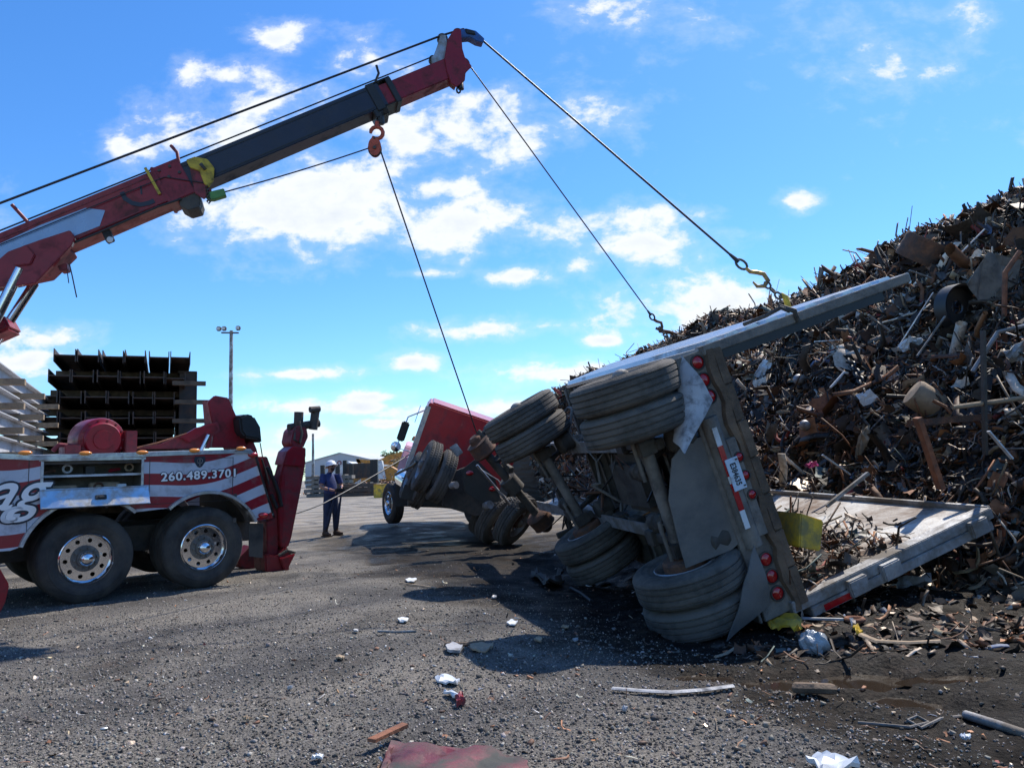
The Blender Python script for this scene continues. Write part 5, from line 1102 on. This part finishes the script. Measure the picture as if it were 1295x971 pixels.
# white girders on the left
w0 = ray(0, 465, 13.0); WF = frame(w0, GX, Z=(0, 0, 1)); NM = ['topmost', 'second', 'third', 'lowest visible', 'fifth', 'sixth', 'seventh', 'eighth', 'ninth', 'tenth', 'eleventh', 'twelfth', 'thirteenth']
m_wg = mat('pale_primer_steel', (.46, .47, .50), .55, 0, .12, 1.5, .05, 20, (.30, .28, .27), 1.0, .3)
rh = .395; nr_ = int(w0.z/rh)
for r in range(nr_):
    b = MB(); b.bb((-2.1, -.012, -.27), (5.3, .012, -.02)); b.bb((-2.1, -.12, -.02), (5.3, .12, 0)); b.bb((-2.1, -.12, -.29), (5.3, .12, -.27))
    o = b.build('white_girder', m_wg, WF @ T(random.uniform(-.1, .1), 0, -r*rh)); tag(o, f'long pale grey girder, {NM[r]} of the stack at the left edge', 'steel girder', 'pale girders at the left edge')
    for x in (-.9, 1.3, 3.4):
        b = MB(); b.bb((x, -.5, -.392), (x+.15, .42, -.293)); o = b.build('timber_spacer', m_woodl, WF @ T(0, 0, -r*rh)); tag(o, 'weathered timber spacer poking out between the pale girders', 'timber', 'timbers between the pale girders')

# ------------------------------------------------------------------ far yard
def upright(px, Z, ang=0, z=0):
    """frame on the ground below the picture column px, Z metres off"""
    p = ray(px, 600, Z); return T(p.x, p.y, z) @ Matrix.Rotation(ang, 4, 'Z')
HB = upright(430, 135, rad(-24)+rad(14)); 
hb = empty('industrial_hall', HB, 'large pale grey sheet metal hall with a low gable beyond the yard', 'hall')
b = MB(); b.prism([(-6.6, 0, 0), (-6.6, 0, 4.4), (0, 0, 5.9), (5.4, 0, 4.6), (5.4, 0, 0)], 1, 0, 45); b.build('walls', m_wallg, HB, hb)
b = MB(); b.prism([(-6.9, 0, 4.35), (0, 0, 5.92), (5.7, 0, 4.55), (5.7, 0, 4.7), (0, 0, 6.08), (-6.9, 0, 4.5)], 1, -.2, 45.2); b.build('roof', m_roofg, HB, hb)
b = MB(); b.bb((-1, -.05, 0), (2.4, -.004, 3)); b.build('roller_door', m_aludirty, HB, hb)
b = MB(); b.lathe([(.25, -.05), (.42, -.05), (.42, 0), (.25, 0)], 16, T(-.1, -.01, 4.2), close=True); b.lathe([(0, -.05), (.22, -.05), (.22, 0)], 16, T(.75, -.01, 4.15)); b.build('gable_sign', m_redd, HB, hb)
# light pole
def pole(px, py, Z, tx_, label, lamps):
    base = upright(px, Z); H_ = ray(tx_, py, Z).z; dx = (ray(tx_, py, Z)-ray(px, 600, Z)); t = empty('light_pole', base, label, 'light pole')
    b = MB(); b.tube([(0, 0, 0), (0, 0, H_)], [.16, .10], 12); b.build('pole', m_aludirty, base, t, smooth=True)
    if lamps:
        b = MB(); b.tube([(-.6, 0, H_-.1), (.45, 0, H_-.15)], .05, 8); ar = b.build('cross_arm', m_dark, base, t)
        for x in (-.72, -.40, .45):
            b = MB(); b.box((x, -.1, H_+.12), (.26, .25, .26), None); fl_ = b.build('floodlight', m_dark, base, ar, bevel=.05); MB().bb((x-.10, -.24, H_+.03), (x+.10, -.228, H_+.20)).build('lens', m_white, base, fl_)
pole(291, 414, 45, 289, 'tall grey light pole with floodlights behind the girder stack', True)
pole(396, 548, 70, 395, 'thin bare pole in front of the pale hall', False)
# racks and stacked beams in front of the hall
RK = upright(436, 66); 
for k, (px, w_, h_, lb) in enumerate(((424, 2.6, 2.6, 'dark steel storage rack with uprights behind the man'), (454, 2.9, 3.0, 'black H-shaped steel storage rack right of the man in the distance'))):
    F_ = upright(px, 66+k*2); t = empty('storage_rack', F_, lb, 'storage rack')
    for x in (-w_/2, 0 if k == 0 else w_/2-.45, w_/2-.1): b = MB(); b.bb((x, 0, 0), (x+.32, .4, h_)); b.build('upright', m_black, F_, t)
    b = MB(); b.bb((-w_/2, .02, h_*.45), (w_/2, .38, h_*(.62 if k == 0 else .9))); b.bb((-w_/2, .02, 0), (w_/2, .38, h_*.2)); b.build('crossbar', m_steel, F_, t)
for k, (px, Z, L_, n, lb) in enumerate(((415, 60, 3.4, 5, 'grey bundle of stacked steel sections left of the man'), (448, 58, 3.2, 3, 'low dark stack of steel sections behind the man'), (470, 62, 2.4, 2, 'short dark bundle of steel beside the green box'))):
    F_ = upright(px, Z, rad(4)); t = empty('steel_bundle', F_, lb, 'steel bundle')
    for r in range(n):
        b = MB(); b.bb((-L_/2+random.uniform(-.2, .2), 0, r*.34+.02), (L_/2+random.uniform(-.2, .2), 2, r*.34+.28)); b.bb((-L_/2+.4, -.05, r*.34+.28), (-L_/2+.6, 2, r*.34+.36)); b.bb((L_/2-.6, -.05, r*.34+.28), (L_/2-.4, 2, r*.34+.36)); b.build('steel_layer', m_under if k == 0 else m_steel, F_, t)
F_ = upright(440, 85); b = MB(); b.prism([(-2, 0, 0), (-2, 0, 2.4), (0, 0, 3.3), (2.1, 0, 2.2), (2.1, 0, 0)], 1, 0, 6); o = b.build('shed', m_white, F_); tag(o, 'small white shed between the dark storage racks', 'shed')
F_ = upright(482, 52); b = MB(); b.box((0, 0, .42), (.95, .6, .84)); b.box((0, 0, .88), (1.0, .65, .06)); o = b.build('waste_box', m_yelw, F_, bevel=.03); tag(o, 'yellow-green box standing by the front wheel of the red tractor', 'box')
# material handler, orange
F_ = upright(487, 78); t = empty('material_handler', F_, 'orange material handler with raised boom left of the red cab', 'excavator')
MB().prism([(-1.8, 0, 1.0), (-1.8, 0, 2.3), (.6, 0, 2.5), (1.6, 0, 1.9), (1.6, 0, 1.0)], 1, -1, 1.2).build('body', m_mach, F_, t, bevel=.08)
MB().bb((-2.2, -1.3, .5), (2.2, -.6, 1.0)).bb((-2.2, .9, .5), (2.2, 1.5, 1.0)).bb((-2, -1.2, .0), (2, -.7, .5)).bb((-2, 1, .0), (2, 1.4, .5)).build('tracks', m_dark, F_, t, bevel=.1)
MB().prism([(-1.2, -1.1, 1.2), (-1.2, -1.1, 3.0), (-.1, -1.1, 3.1), (.3, -1.1, 1.2)], 1, -1.3, -.4).build('operator_cab', m_white, F_, t, bevel=.05)
MB().prism([(-3.9, 0, 1.0), (-2, 0, 2.5), (.4, 0, 3.6), (1.7, 0, 3.9), (1.8, 0, 3.5), (.6, 0, 3.1), (-1.6, 0, 1.9), (-3.6, 0, .6)], 1, -.3, .1).build('boom', m_mach, F_, t, bevel=.04)
MB().prism([(1.5, 0, 4.0), (1.9, 0, 3.9), (2.3, 0, 1.6), (2.0, 0, 1.6)], 1, -.25, .05).build('stick', m_mach, F_, t)
F_ = upright(472, 84); t = empty('material_handler', F_, 'second orange machine with a flat arm farther left beyond the racks', 'excavator')
MB().prism([(-1.2, 0, .6), (-1.2, 0, 1.8), (.6, 0, 1.9), (1.1, 0, .6)], 1, -.8, .8).build('body', m_mach, F_, t, bevel=.08)
MB().prism([(-1.8, 0, 3.5), (2.2, 0, 3.0), (2.2, 0, 2.7), (-1.8, 0, 3.1)], 1, -.2, .1).build('boom', m_mach, F_, t); MB().prism([(-1.9, 0, 3.5), (-1.5, 0, 3.5), (-.6, 0, 1.5), (-.9, 0, 1.5)], 1, -.2, .1).build('stick', m_mach, F_, t); MB().bb((-1.6, -.9, 0), (1.6, .9, .6)).build('tracks', m_dark, F_, t)
# parked scrap heaps in the distance and trees
n = 900; Px = rng.normal(size=n)*3.2; Pz = np.abs(rng.normal(size=n))*.55*np.exp(-(Px/4)**2); c = ray(485, 600, 72); P = np.stack([c.x+Px, c.y+rng.normal(size=n)*2, Pz+.1], 1)
v, f, cc_ = pieces(P, np.tile([0., 0, 1], (n, 1)), .35, 'chunk'); cc_[:, :3] = cc_[:, :3]*1.8+.05; o = assemble('distant_scrap', [(v, f, cc_)]); tag(o, 'low spread of mixed scrap on the far side of the yard', 'scrap', kind='stuff')
def tree(px, Z, H_, Rr, m, label):
    F_ = upright(px, Z); t = empty('tree', F_, label, 'tree', 'trees beyond the yard')
    b = MB(); b.tube([(0, 0, 0), (.1, 0, H_*.35), (-.1, .1, H_*.8)], [H_*.03, H_*.022, H_*.008], 8)
    for k in range(6):
        a = k*1.05; b.tube([(0, 0, H_*(.3+.07*k)), (math.cos(a)*Rr*.6, math.sin(a)*Rr*.6, H_*(.5+.07*k))], [H_*.012, H_*.004], 5)
    b.build('trunk', m_bark, F_, t); b = MB(); n = 1500
    cl = [(random.gauss(0, .5)*Rr, random.gauss(0, .5)*Rr, H_*(.62+random.gauss(0, .13)), Rr*random.uniform(.22, .42)) for _ in range(16)]
    for _ in range(n):
        x, y, z, r = random.choice(cl); d = Vector((random.gauss(0, 1), random.gauss(0, 1), random.gauss(0, .8))).normalized()*r*random.uniform(.6, 1.05); p = Vector((x, y, z))+d; s = H_*.018
        a = Vector([random.gauss(0, 1) for _ in range(3)]).normalized()*s; c_ = a.orthogonal().normalized()*s; b.add([p-a, p+c_, p+a, p-c_], [(0, 1, 2, 3)])
    b.build('crown', m, F_, t)
tree(484, 150, 6.8, 2.6, m_leaf, 'leftmost small green tree beyond the orange machine'); tree(492, 150, 7.2, 2.4, m_leaf, 'middle green tree, tallest of the far trees beyond the machines')
tree(502, 145, 6.6, 2.8, m_leaf2, 'yellow-brown tree touching the cab of the red tractor'); tree(512, 150, 6.4, 2.5, m_leaf2, 'yellow-brown tree mostly behind the red cab')
tree(466, 210, 5, 3, m_leaf, 'small dark tree beside the right end of the pale hall'); tree(377, 160, 5, 3, m_leaf, 'low tree left of the pale hall behind the underlift')

# ------------------------------------------------------------------ distinct pieces on and by the heap
def onheap(px, py, lo=6.5, hi=26):
    """first point of the heap surface on a line of sight, by search over the surface grid"""
    d = np.array(ray(px, py, 1)-EYE); d /= np.linalg.norm(d); q = HV-np.array(EYE); t = q@d; dist = np.linalg.norm(q-t[:, None]*d, axis=1); k = np.where((dist < .18) & (t > 2))[0]
    if len(k) == 0: return ray(px, py, 12)
    return EYE+Vector(d)*(t[k].min()-.28)
def hp_(px, py, dz=0): return onheap(px, py)+Vector((0, 0, dz))
def piece(name, mb, m, origin, label, cat, group=None, smooth=0, bevel=0):
    mb.v = [tuple(Vector(v)-Vector(origin)) for v in mb.v]; o = mb.build(name, m, T(*origin), None, smooth=smooth, bevel=bevel); return tag(o, label, cat, group)
def bar_px(name, p, q, r, m, label, cat, n=4, flat=1.0, mid=None, Z=None):
    pts = [p]+([mid] if mid else [])+[q]; D = [(onheap(*a) if Z is None else ray(a[0], a[1], Z)) for a in pts]; 
    z = min((d-EYE).dot(FW) for d in D); D = [ray(a[0], a[1], z) for a in pts]
    return piece(name, MB().tube(D, r, n, flat=flat), m, D[0], label, cat, smooth=30)
bar_px('rusty_beam', (1160, 528), (1190, 618), .085, m_rusto, 'orange rusty steel post leaning down behind the open trailer', 'steel post', flat=.45)
bar_px('rusty_beam', (1150, 535), (1250, 527), .085, m_rust, 'dark rusty beam joined level to the leaning orange post', 'steel beam', flat=.6)
bar_px('flat_bar', (1243, 418), (1246, 575), .05, m_dark, 'long dark upright bar in front of the heap at right', 'steel bar', flat=.4)
bar_px('pale_pipe', (1205, 515), (1295, 503), .03, m_woodl, 'pale tan pipe above the dark rusty beam', 'pipe', n=8)
bar_px('curved_tube', (1270, 400), (1290, 318), .035, m_rusto, 'curved rusty tube arching at the right edge of the heap', 'tube', n=8, mid=(1271, 345))
bar_px('bent_strip', (1230, 470), (1295, 412), .03, m_aludirty, 'grey bent strip hooking up at the right edge', 'metal strip', n=6, mid=(1262, 420))
bar_px('white_strip', (1098, 598), (1045, 640), .05, m_aludirty, 'pale metal angle lying on the inside of the lower trailer wall', 'metal strip', flat=.5, Z=8.6)
for k, (p, q, r, lb) in enumerate((((1180, 370), (1135, 440), .022, 'thin pale rod below the tip of the upper trailer wall'), ((1098, 398), (1125, 418), .03, 'short bright strip under the upper trailer wall'), ((1245, 290), (1215, 320), .03, 'bright strip near the top right of the heap'),
      ((1030, 432), (1062, 430), .025, 'small bright bar lying level near the trailer wall'), ((1150, 342), (1178, 352), .03, 'bright bent strip beside the coiled drum'), ((1050, 490), (1068, 470), .04, 'dark grey bar in the middle of the heap'),
      ((1040, 575), (1075, 600), .03, 'pale rod pointing down at the trailer liner'), ((1195, 400), (1160, 450), .035, 'light grey rail leaning on the heap'), ((1250, 545), (1280, 580), .03, 'white strip near the right edge above the mud'))):
    bar_px('metal_strip', p, q, r, [m_alu, m_aludirty, m_white][k % 3], lb, 'metal strip', flat=.4)
def disc_px(name, px, py, r, m, label, cat, tilt, prof, Z=None):
    p = onheap(px, py) if Z is None else ray(px, py, Z); M_ = T(*p) @ Matrix.Rotation(tilt[0], 4, 'X') @ Matrix.Rotation(tilt[1], 4, 'Z'); o = MB().lathe([(a*r, y*r) for a, y in prof], 36, close=True).build(name, m, M_, None, smooth=30); return tag(o, label, cat)
ringp = [(.8, -.5), (1, -.5), (1.05, -.4), (1, -.3), (1, .3), (1.05, .4), (1, .5), (.8, .5)]; 
disc_px('coil_drum', 1170, 318, .42, m_rust, 'rusty round steel coil sticking out high on the heap', 'steel coil', (rad(-60), .4), [(.85, -.5), (1, -.5), (1.04, -.35), (1, -.2), (1.04, 0), (1, .2), (1.04, .35), (1, .5), (.85, .5)])
disc_px('wheel_rim', 1213, 388, .34, m_black, 'black wheel rim facing out of the heap right of the trailer wall tip', 'wheel rim', (.1, .2), [(.3, .1), (.85, .1), (.9, -.3), (1, -.35), (1, .35), (.88, .3), (.3, .2)])
disc_px('wheel_rim', 1287, 722, .30, m_rust, 'rusty brown wheel rim lying at the right edge above the mud', 'wheel rim', (rad(65), .3), ringp, 8.6)
disc_px('round_tank', 1170, 506, .20, m_woodl, 'tan rusted round canister half buried in the heap', 'canister', (rad(80), .9), [(.0, -1.1), (.9, -1), (1, -.8), (1, .8), (.9, 1), (0, 1.1)])
disc_px('metal_ball', 1010, 480, .10, m_aludirty, 'small grey metal ball near the top of the trailer floor edge', 'metal ball', (0, 0), [(0, -1), (.7, -.7), (1, 0), (.7, .7), (0, 1)])
disc_px('metal_ball', 1018, 538, .09, m_aludirty, 'second small grey ball lower down the heap by the floor edge', 'metal ball', (0, 0), [(0, -1), (.7, -.7), (1, 0), (.7, .7), (0, 1)])
def sheet_px(name, pts, m, label, cat, Z=None, crum=.05, t=.006, dz=0):
    c = (sum(p[0] for p in pts)/len(pts), sum(p[1] for p in pts)/len(pts)); p0 = onheap(*c) if Z is None else ray(*c, Z); zz = (p0-EYE).dot(FW)
    bm = bmesh.new(); vs = [bm.verts.new(ray(px, py, zz+random.uniform(-1, 1)*crum*2)-p0) for px, py in pts]; bm.faces.new(vs); bmesh.ops.triangulate(bm, faces=bm.faces); bmesh.ops.subdivide_edges(bm, edges=bm.edges[:], cuts=4, use_grid_fill=True)
    for v in bm.verts: v.co += FW*random.uniform(-1, 1)*crum+UP*random.uniform(-.3, .3)*crum
    bmesh.ops.solidify(bm, geom=bm.faces[:], thickness=t); b = MB(); bm.verts.index_update(); b.add([v.co.copy() for v in bm.verts], [[v.index for v in f_.verts] for f_ in bm.faces]); bm.free()
    o = b.build(name, m, T(*p0), None, smooth=30); return tag(o, label, cat)
sheet_px('metal_sheet', [(953, 474), (966, 454), (978, 460), (962, 480)], m_white, 'bluish white bent plate beside the top of the floor edge', 'metal sheet')
sheet_px('metal_sheet', [(1135, 437), (1150, 425), (1168, 428), (1160, 440), (1142, 445)], m_white, 'pale crumpled plate in the middle of the heap', 'metal sheet', crum=.03)
sheet_px('metal_sheet', [(1270, 445), (1295, 430), (1295, 456), (1276, 458)], m_aludirty, 'grey sheet at the right edge of the heap', 'metal sheet', crum=.04)
sheet_px('metal_sheet', [(1222, 360), (1250, 318), (1290, 330), (1290, 395), (1240, 385)], m_under, 'large brown slatted plate at the upper right of the heap', 'metal sheet', crum=.03)
sheet_px('metal_sheet', [(1082, 500), (1100, 492), (1112, 505), (1092, 514)], m_white, 'small white box side in the centre of the heap', 'metal sheet', crum=.02)
sheet_px('metal_sheet', [(1080, 578), (1088, 545), (1100, 538), (1098, 560), (1086, 580)], m_woodl, 'tan curled plate above the trailer liner', 'metal sheet', crum=.03)
sheet_px('metal_sheet', [(1125, 745), (1140, 728), (1178, 725), (1160, 762), (1135, 768)], m_aludirty, 'dented grey bucket side under the lower trailer wall', 'metal sheet', 8.2, .06)
sheet_px('plastic_scrap', [(1018, 588), (1030, 582), (1036, 588), (1024, 592)], m_pink, 'small pink rag caught in the scrap', 'rag', 9.2, .03)
b = MB(); a0 = onheap(1075, 455); a1 = ray(1150, 600, (a0-EYE).dot(FW)-2.2); chain(b, a0, a1, .14, .02, .045); piece('hanging_chain', b, m_black, a0, 'black chain hanging down across the face of the heap', 'chain', smooth=True)

# ------------------------------------------------------------------ litter on the yard
def gp(px, py, dz=0.0):
    p = gnd(px, py, 0)
    for _ in range(4): p = gnd(px, py, gzf(p.x, p.y))
    return p+Vector((0, 0, dz))
def litter_bar(name, pts, r, m, label, cat, n=6, flat=1, dz=None):
    P = [gp(px, py, (r*.9 if dz is None else dz)) for px, py in pts]; return piece(name, MB().tube(P, r, n, flat=flat), m, P[0], label, cat, smooth=30)
def litter_plate(name, pts, m, label, cat, t=.012, dz=.015, crum=.012):
    P = [gp(px, py, dz) for px, py in pts]; c = sum(P, Vector())/len(P); bm = bmesh.new(); vs = [bm.verts.new(p-c+Vector((0, 0, random.uniform(-.3, 1)*crum))) for p in P]; bm.faces.new(vs); bmesh.ops.triangulate(bm, faces=bm.faces); bmesh.ops.subdivide_edges(bm, edges=bm.edges[:], cuts=3, use_grid_fill=True)
    for v in bm.verts: v.co.z += random.uniform(-1, 1)*crum; v.co.x += random.uniform(-1, 1)*crum*.5
    bmesh.ops.solidify(bm, geom=bm.faces[:], thickness=t); b = MB(); bm.verts.index_update(); b.add([v.co.copy() for v in bm.verts], [[v.index for v in f_.verts] for f_ in bm.faces]); bm.free(); return tag(b.build(name, m, T(*c), None, smooth=30), label, cat)
litter_bar('bent_gutter', [(775, 875), (812, 878), (850, 880), (890, 877), (928, 872)], .026, m_flapl, 'long white flattened strip lying across the dark mud', 'metal strip', 6, .35)
litter_bar('grey_pipe', [(1222, 909), (1260, 921), (1320, 942)], .024, m_aludirty, 'grey pipe end at the right edge of the ground', 'pipe', 14)
litter_bar('dark_log', [(1006, 878), (1030, 879), (1054, 880)], .045, m_wood, 'short dark wooden block beside the puddles', 'wood block', 7, .7)
litter_plate('yellow_plastic', [(966, 785), (985, 778), (1016, 795), (1012, 802), (985, 803), (972, 800)], m_yelw, 'crumpled yellow plastic piece under the trailer corner', 'plastic piece', .02, .04, .03)
b = MB(); c = gp(1030, 825, .06); 
bm = bmesh.new(); bmesh.ops.create_icosphere(bm, subdivisions=3, radius=.10); 
for v in bm.verts: v.co = Vector((v.co.x*1.0, v.co.y*.9, v.co.z*1.0))*(1+.22*math.sin(v.co.x*60+v.co.z*40)*math.cos(v.co.y*50)+random.uniform(-.06, .06))
bm.verts.index_update(); b.add([v.co+c for v in bm.verts], [[v.index for v in f_.verts] for f_ in bm.faces]); bm.free(); piece('plastic_bag', b, m_glassy, c, 'clear crumpled plastic bag on the mud beside the puddles', 'plastic bag', smooth=30)
litter_bar('splintered_board', [(1086, 806), (1110, 816), (1150, 818), (1190, 816)], .035, m_woodl, 'splintered pale board with yellow end right of the plastic bag', 'board', 5, .3)
litter_plate('yellow_chip', [(1080, 800), (1087, 797), (1092, 806), (1084, 808)], m_yel, 'small bright yellow chip at the end of the splintered board', 'plastic piece', .02, .03)
litter_bar('pale_bar', [(1004, 784), (1040, 785), (1072, 786)], .022, m_white, 'straight white bar lying under the trailer wall', 'metal bar', 4, .6)
c = gp(1081, 786, .02); b = MB(); b.tube([c+Vector((.07*math.cos(t), .07*math.sin(t), .0)) for t in np.linspace(0, 6.283, 17)[:-1]], .02, 8, closed=True); piece('metal_ring', b, m_rusto, c, 'rusty ring on the ground at the end of the white bar', 'ring', smooth=True)
litter_bar('bent_wire_frame', [(1085, 915), (1120, 918), (1150, 921), (1175, 915), (1160, 907), (1148, 912), (1165, 922), (1190, 910), (1215, 907)], .008, m_under, 'twisted grey wire frame on the mud near the right', 'wire frame', 6)
litter_bar('stick', [(905, 833), (918, 829), (932, 820)], .018, m_woodl, 'short tan splinter left of the plastic bag', 'wood splinter', 5, .4)
litter_bar('rusty_rod', [(562, 817), (590, 817), (612, 814)], .018, m_wood, 'rusty brown rod beside two pale scraps in the middle of the yard', 'rod', 6)
litter_plate('pale_scrap', [(594, 820), (610, 815), (624, 818), (618, 826), (598, 826)], m_woodl, 'flat tan scrap right of the grey pebble', 'scrap piece'); 
litter_plate('grey_scrap', [(563, 822), (572, 818), (585, 822), (582, 829), (566, 828)], m_flapl, 'smooth grey scrap like a pebble in the middle of the yard', 'scrap piece', .02, .02, .004)
litter_plate('white_scrap', [(550, 861), (562, 859), (582, 865), (577, 869), (558, 867)], m_white, 'white crumpled foil scrap nearest the bottom centre', 'scrap piece')
litter_plate('white_scrap', [(561, 879), (570, 878), (583, 885), (576, 888)], m_white, 'small white scrap just below the crumpled foil', 'scrap piece')
litter_plate('red_chip', [(577, 888), (586, 887), (588, 895), (579, 896)], m_redd, 'small dark red chip below the white scrap', 'scrap piece', .03)
for k, (px, py, lb) in enumerate(((728, 812, 'white torn scrap near the dark wet patch'), (681, 811, 'small white flake right of the tan scrap'), (648, 790, 'pale flake near the middle of the yard'), (367, 873, 'white flake left of the yard centre, beside tan chips'), (312, 913, 'thin white flake at the lower left'),
        (402, 962, 'white curved flake at the bottom left edge'), (790, 900, 'tan flat chip below the long white strip'), (715, 795, 'bright flake beside the tyre shadow'), (510, 786, 'tan chip on the grey gravel'), (450, 800, 'pale stone chip on the gravel left of centre'), (430, 834, 'tan wood chip left of centre'), (745, 740, 'pale chip near the fallen bracket'),
        (815, 778, 'small white paper scrap beside the lower tyre'), (1115, 812, 'pale flake on the mud right of the board'), (1222, 937, 'brown stone near the grey pipe'), (922, 905, 'tiny bright flake on the mud'), (1190, 790, 'pale chip under the heap edge'), (520, 735, 'tan twig-like chip near the tractor shadow'), (625, 757, 'small bright chip in the shade of the trailer'))):
    s = 3.5+2*(k % 3); litter_plate('scrap_flake', [(px-s, py), (px-s*.2, py-s*.35), (px+s, py-s*.1), (px+s*.5, py+s*.4), (px-s*.6, py+s*.3)], [m_flapl, m_woodl, m_white][k % 3], lb, 'scrap flake', .012, .014, .008)
litter_plate('fallen_bracket', [(672, 732), (680, 724), (695, 736), (712, 728), (712, 742), (690, 746)], m_dark, 'dark bent bracket on the ground left of the lower front tyres', 'bracket', .03, .05, .05)
litter_bar('pry_bar', [(478, 799), (500, 800), (527, 799)], .010, m_aludirty, 'thin grey rod lying on the gravel', 'rod', 5)
litter_bar('wood_sliver', [(505, 738), (535, 742), (552, 745)], .015, m_woodl, 'tan sliver near the shadow of the red tractor', 'wood splinter', 5, .5)
litter_bar('hose_piece', [(722, 745), (735, 752), (748, 762)], .02, m_black, 'short black hose piece in front of the lower front tyres', 'hose', 8)
# crumpled red sheet and rusty angle in the foreground
litter_bar('rusty_angle', [(470, 952), (490, 942), (513, 931)], .035, m_rusto, 'rusty orange angle bracket in the foreground beside the red sheet', 'angle bracket', 4, .35, .06)
def crumple():
    A_ = [gp(485, 974, .02), gp(497, 952, .05), gp(530, 953, .04), gp(575, 956, .03), gp(620, 957, .03), gp(658, 968, .02)]; Bq = [gp(480, 1020, .05), gp(495, 1010, .02), gp(540, 1015, .06), gp(590, 1012, .05), gp(640, 1012, .03), gp(690, 1010, .02)]
    b = MB(); n = 12; m_ = len(A_); 
    for side in (0, 1):
        for i_ in range((m_-1)*4+1):
            k = min(i_//4, m_-2); f_ = (i_-4*k)/4; a = A_[k].lerp(A_[k+1], f_); c = Bq[k].lerp(Bq[k+1], f_)
            for j_ in range(n+1):
                p = a.lerp(c, j_/n); random.seed(i_*99+j_); p = p+Vector((random.uniform(-.01, .01), random.uniform(-.01, .01), .028*abs(math.sin(i_*.5+j_*.35))*(1 if j_ else .3)+random.uniform(0, .012)-side*.004)); b.v.append(tuple(p))
    w_ = n+1; ni = (m_-1)*4; o_ = (ni+1)*w_
    for i_ in range(ni):
        for j_ in range(n): b.f += [(i_*w_+j_, (i_+1)*w_+j_, (i_+1)*w_+j_+1, i_*w_+j_+1), (o_+i_*w_+j_, o_+i_*w_+j_+1, o_+(i_+1)*w_+j_+1, o_+(i_+1)*w_+j_)]
        b.f.append((i_*w_, o_+i_*w_, o_+(i_+1)*w_, (i_+1)*w_))
    b.m = [0]*len(b.f); return b
random.seed(7); bb_ = crumple(); random.seed(11); piece('crumpled_sheet', bb_, m_cloth, bb_.v[30], 'crumpled dark red metal sheet at the bottom edge of the picture', 'metal sheet', smooth=50)
litter_plate('white_sheet', [(1022, 972), (1035, 967), (1060, 975), (1090, 979), (1040, 992)], m_white, 'white crumpled piece at the bottom edge right of centre', 'plastic piece', .02, .03, .02)
# finer litter nobody could count
n = 1500; y = 3*(14/3)**rng.random(n); x = (rng.random(n)*2-.9)*.72*y; P = np.stack([x, y, gz(x, y)+.006], 1); up_ = np.tile([0., 0, 1], (n, 1)); h_ = n//3
G = [pieces(P[:h_], up_[:h_], .020, 'sheet', .9), pieces(P[h_:2*h_], up_[h_:2*h_], .035, 'strip', .95), pieces(P[2*h_:], up_[2*h_:], .05, 'chunk', .9)]
for v, f, c in G: c[:, :3] = np.clip(c[:, :3]*1.5+.03, 0, .6)
o = assemble('litter', G); tag(o, 'fine scatter of small metal and wood chips over the yard', 'litter', kind='stuff')
n = 1400; x = rng.uniform(1.6, 8, n); y = 5.4+rng.gamma(1.5, 1.2, n)+.35*(x-4)*0; kx = (seg_d(x, y, (1.9, 7.0), (1.2, 9.5)) > .5); x, y = x[kx], y[kx]; n = len(x); P = np.stack([x, y, gz(x, y)+.01], 1); up_ = np.tile([0., 0, 1], (n, 1)); h_ = n//3
o = assemble('heap_edge_litter', [pieces(P[:h_], up_[:h_], .07, 'sheet', .8), pieces(P[h_:2*h_], up_[h_:2*h_], .10, 'strip', .85), pieces(P[2*h_:], up_[2*h_:], .12, 'chunk', .8)]); tag(o, 'dirty broken scrap spread on the mud along the foot of the heap', 'litter', kind='stuff')
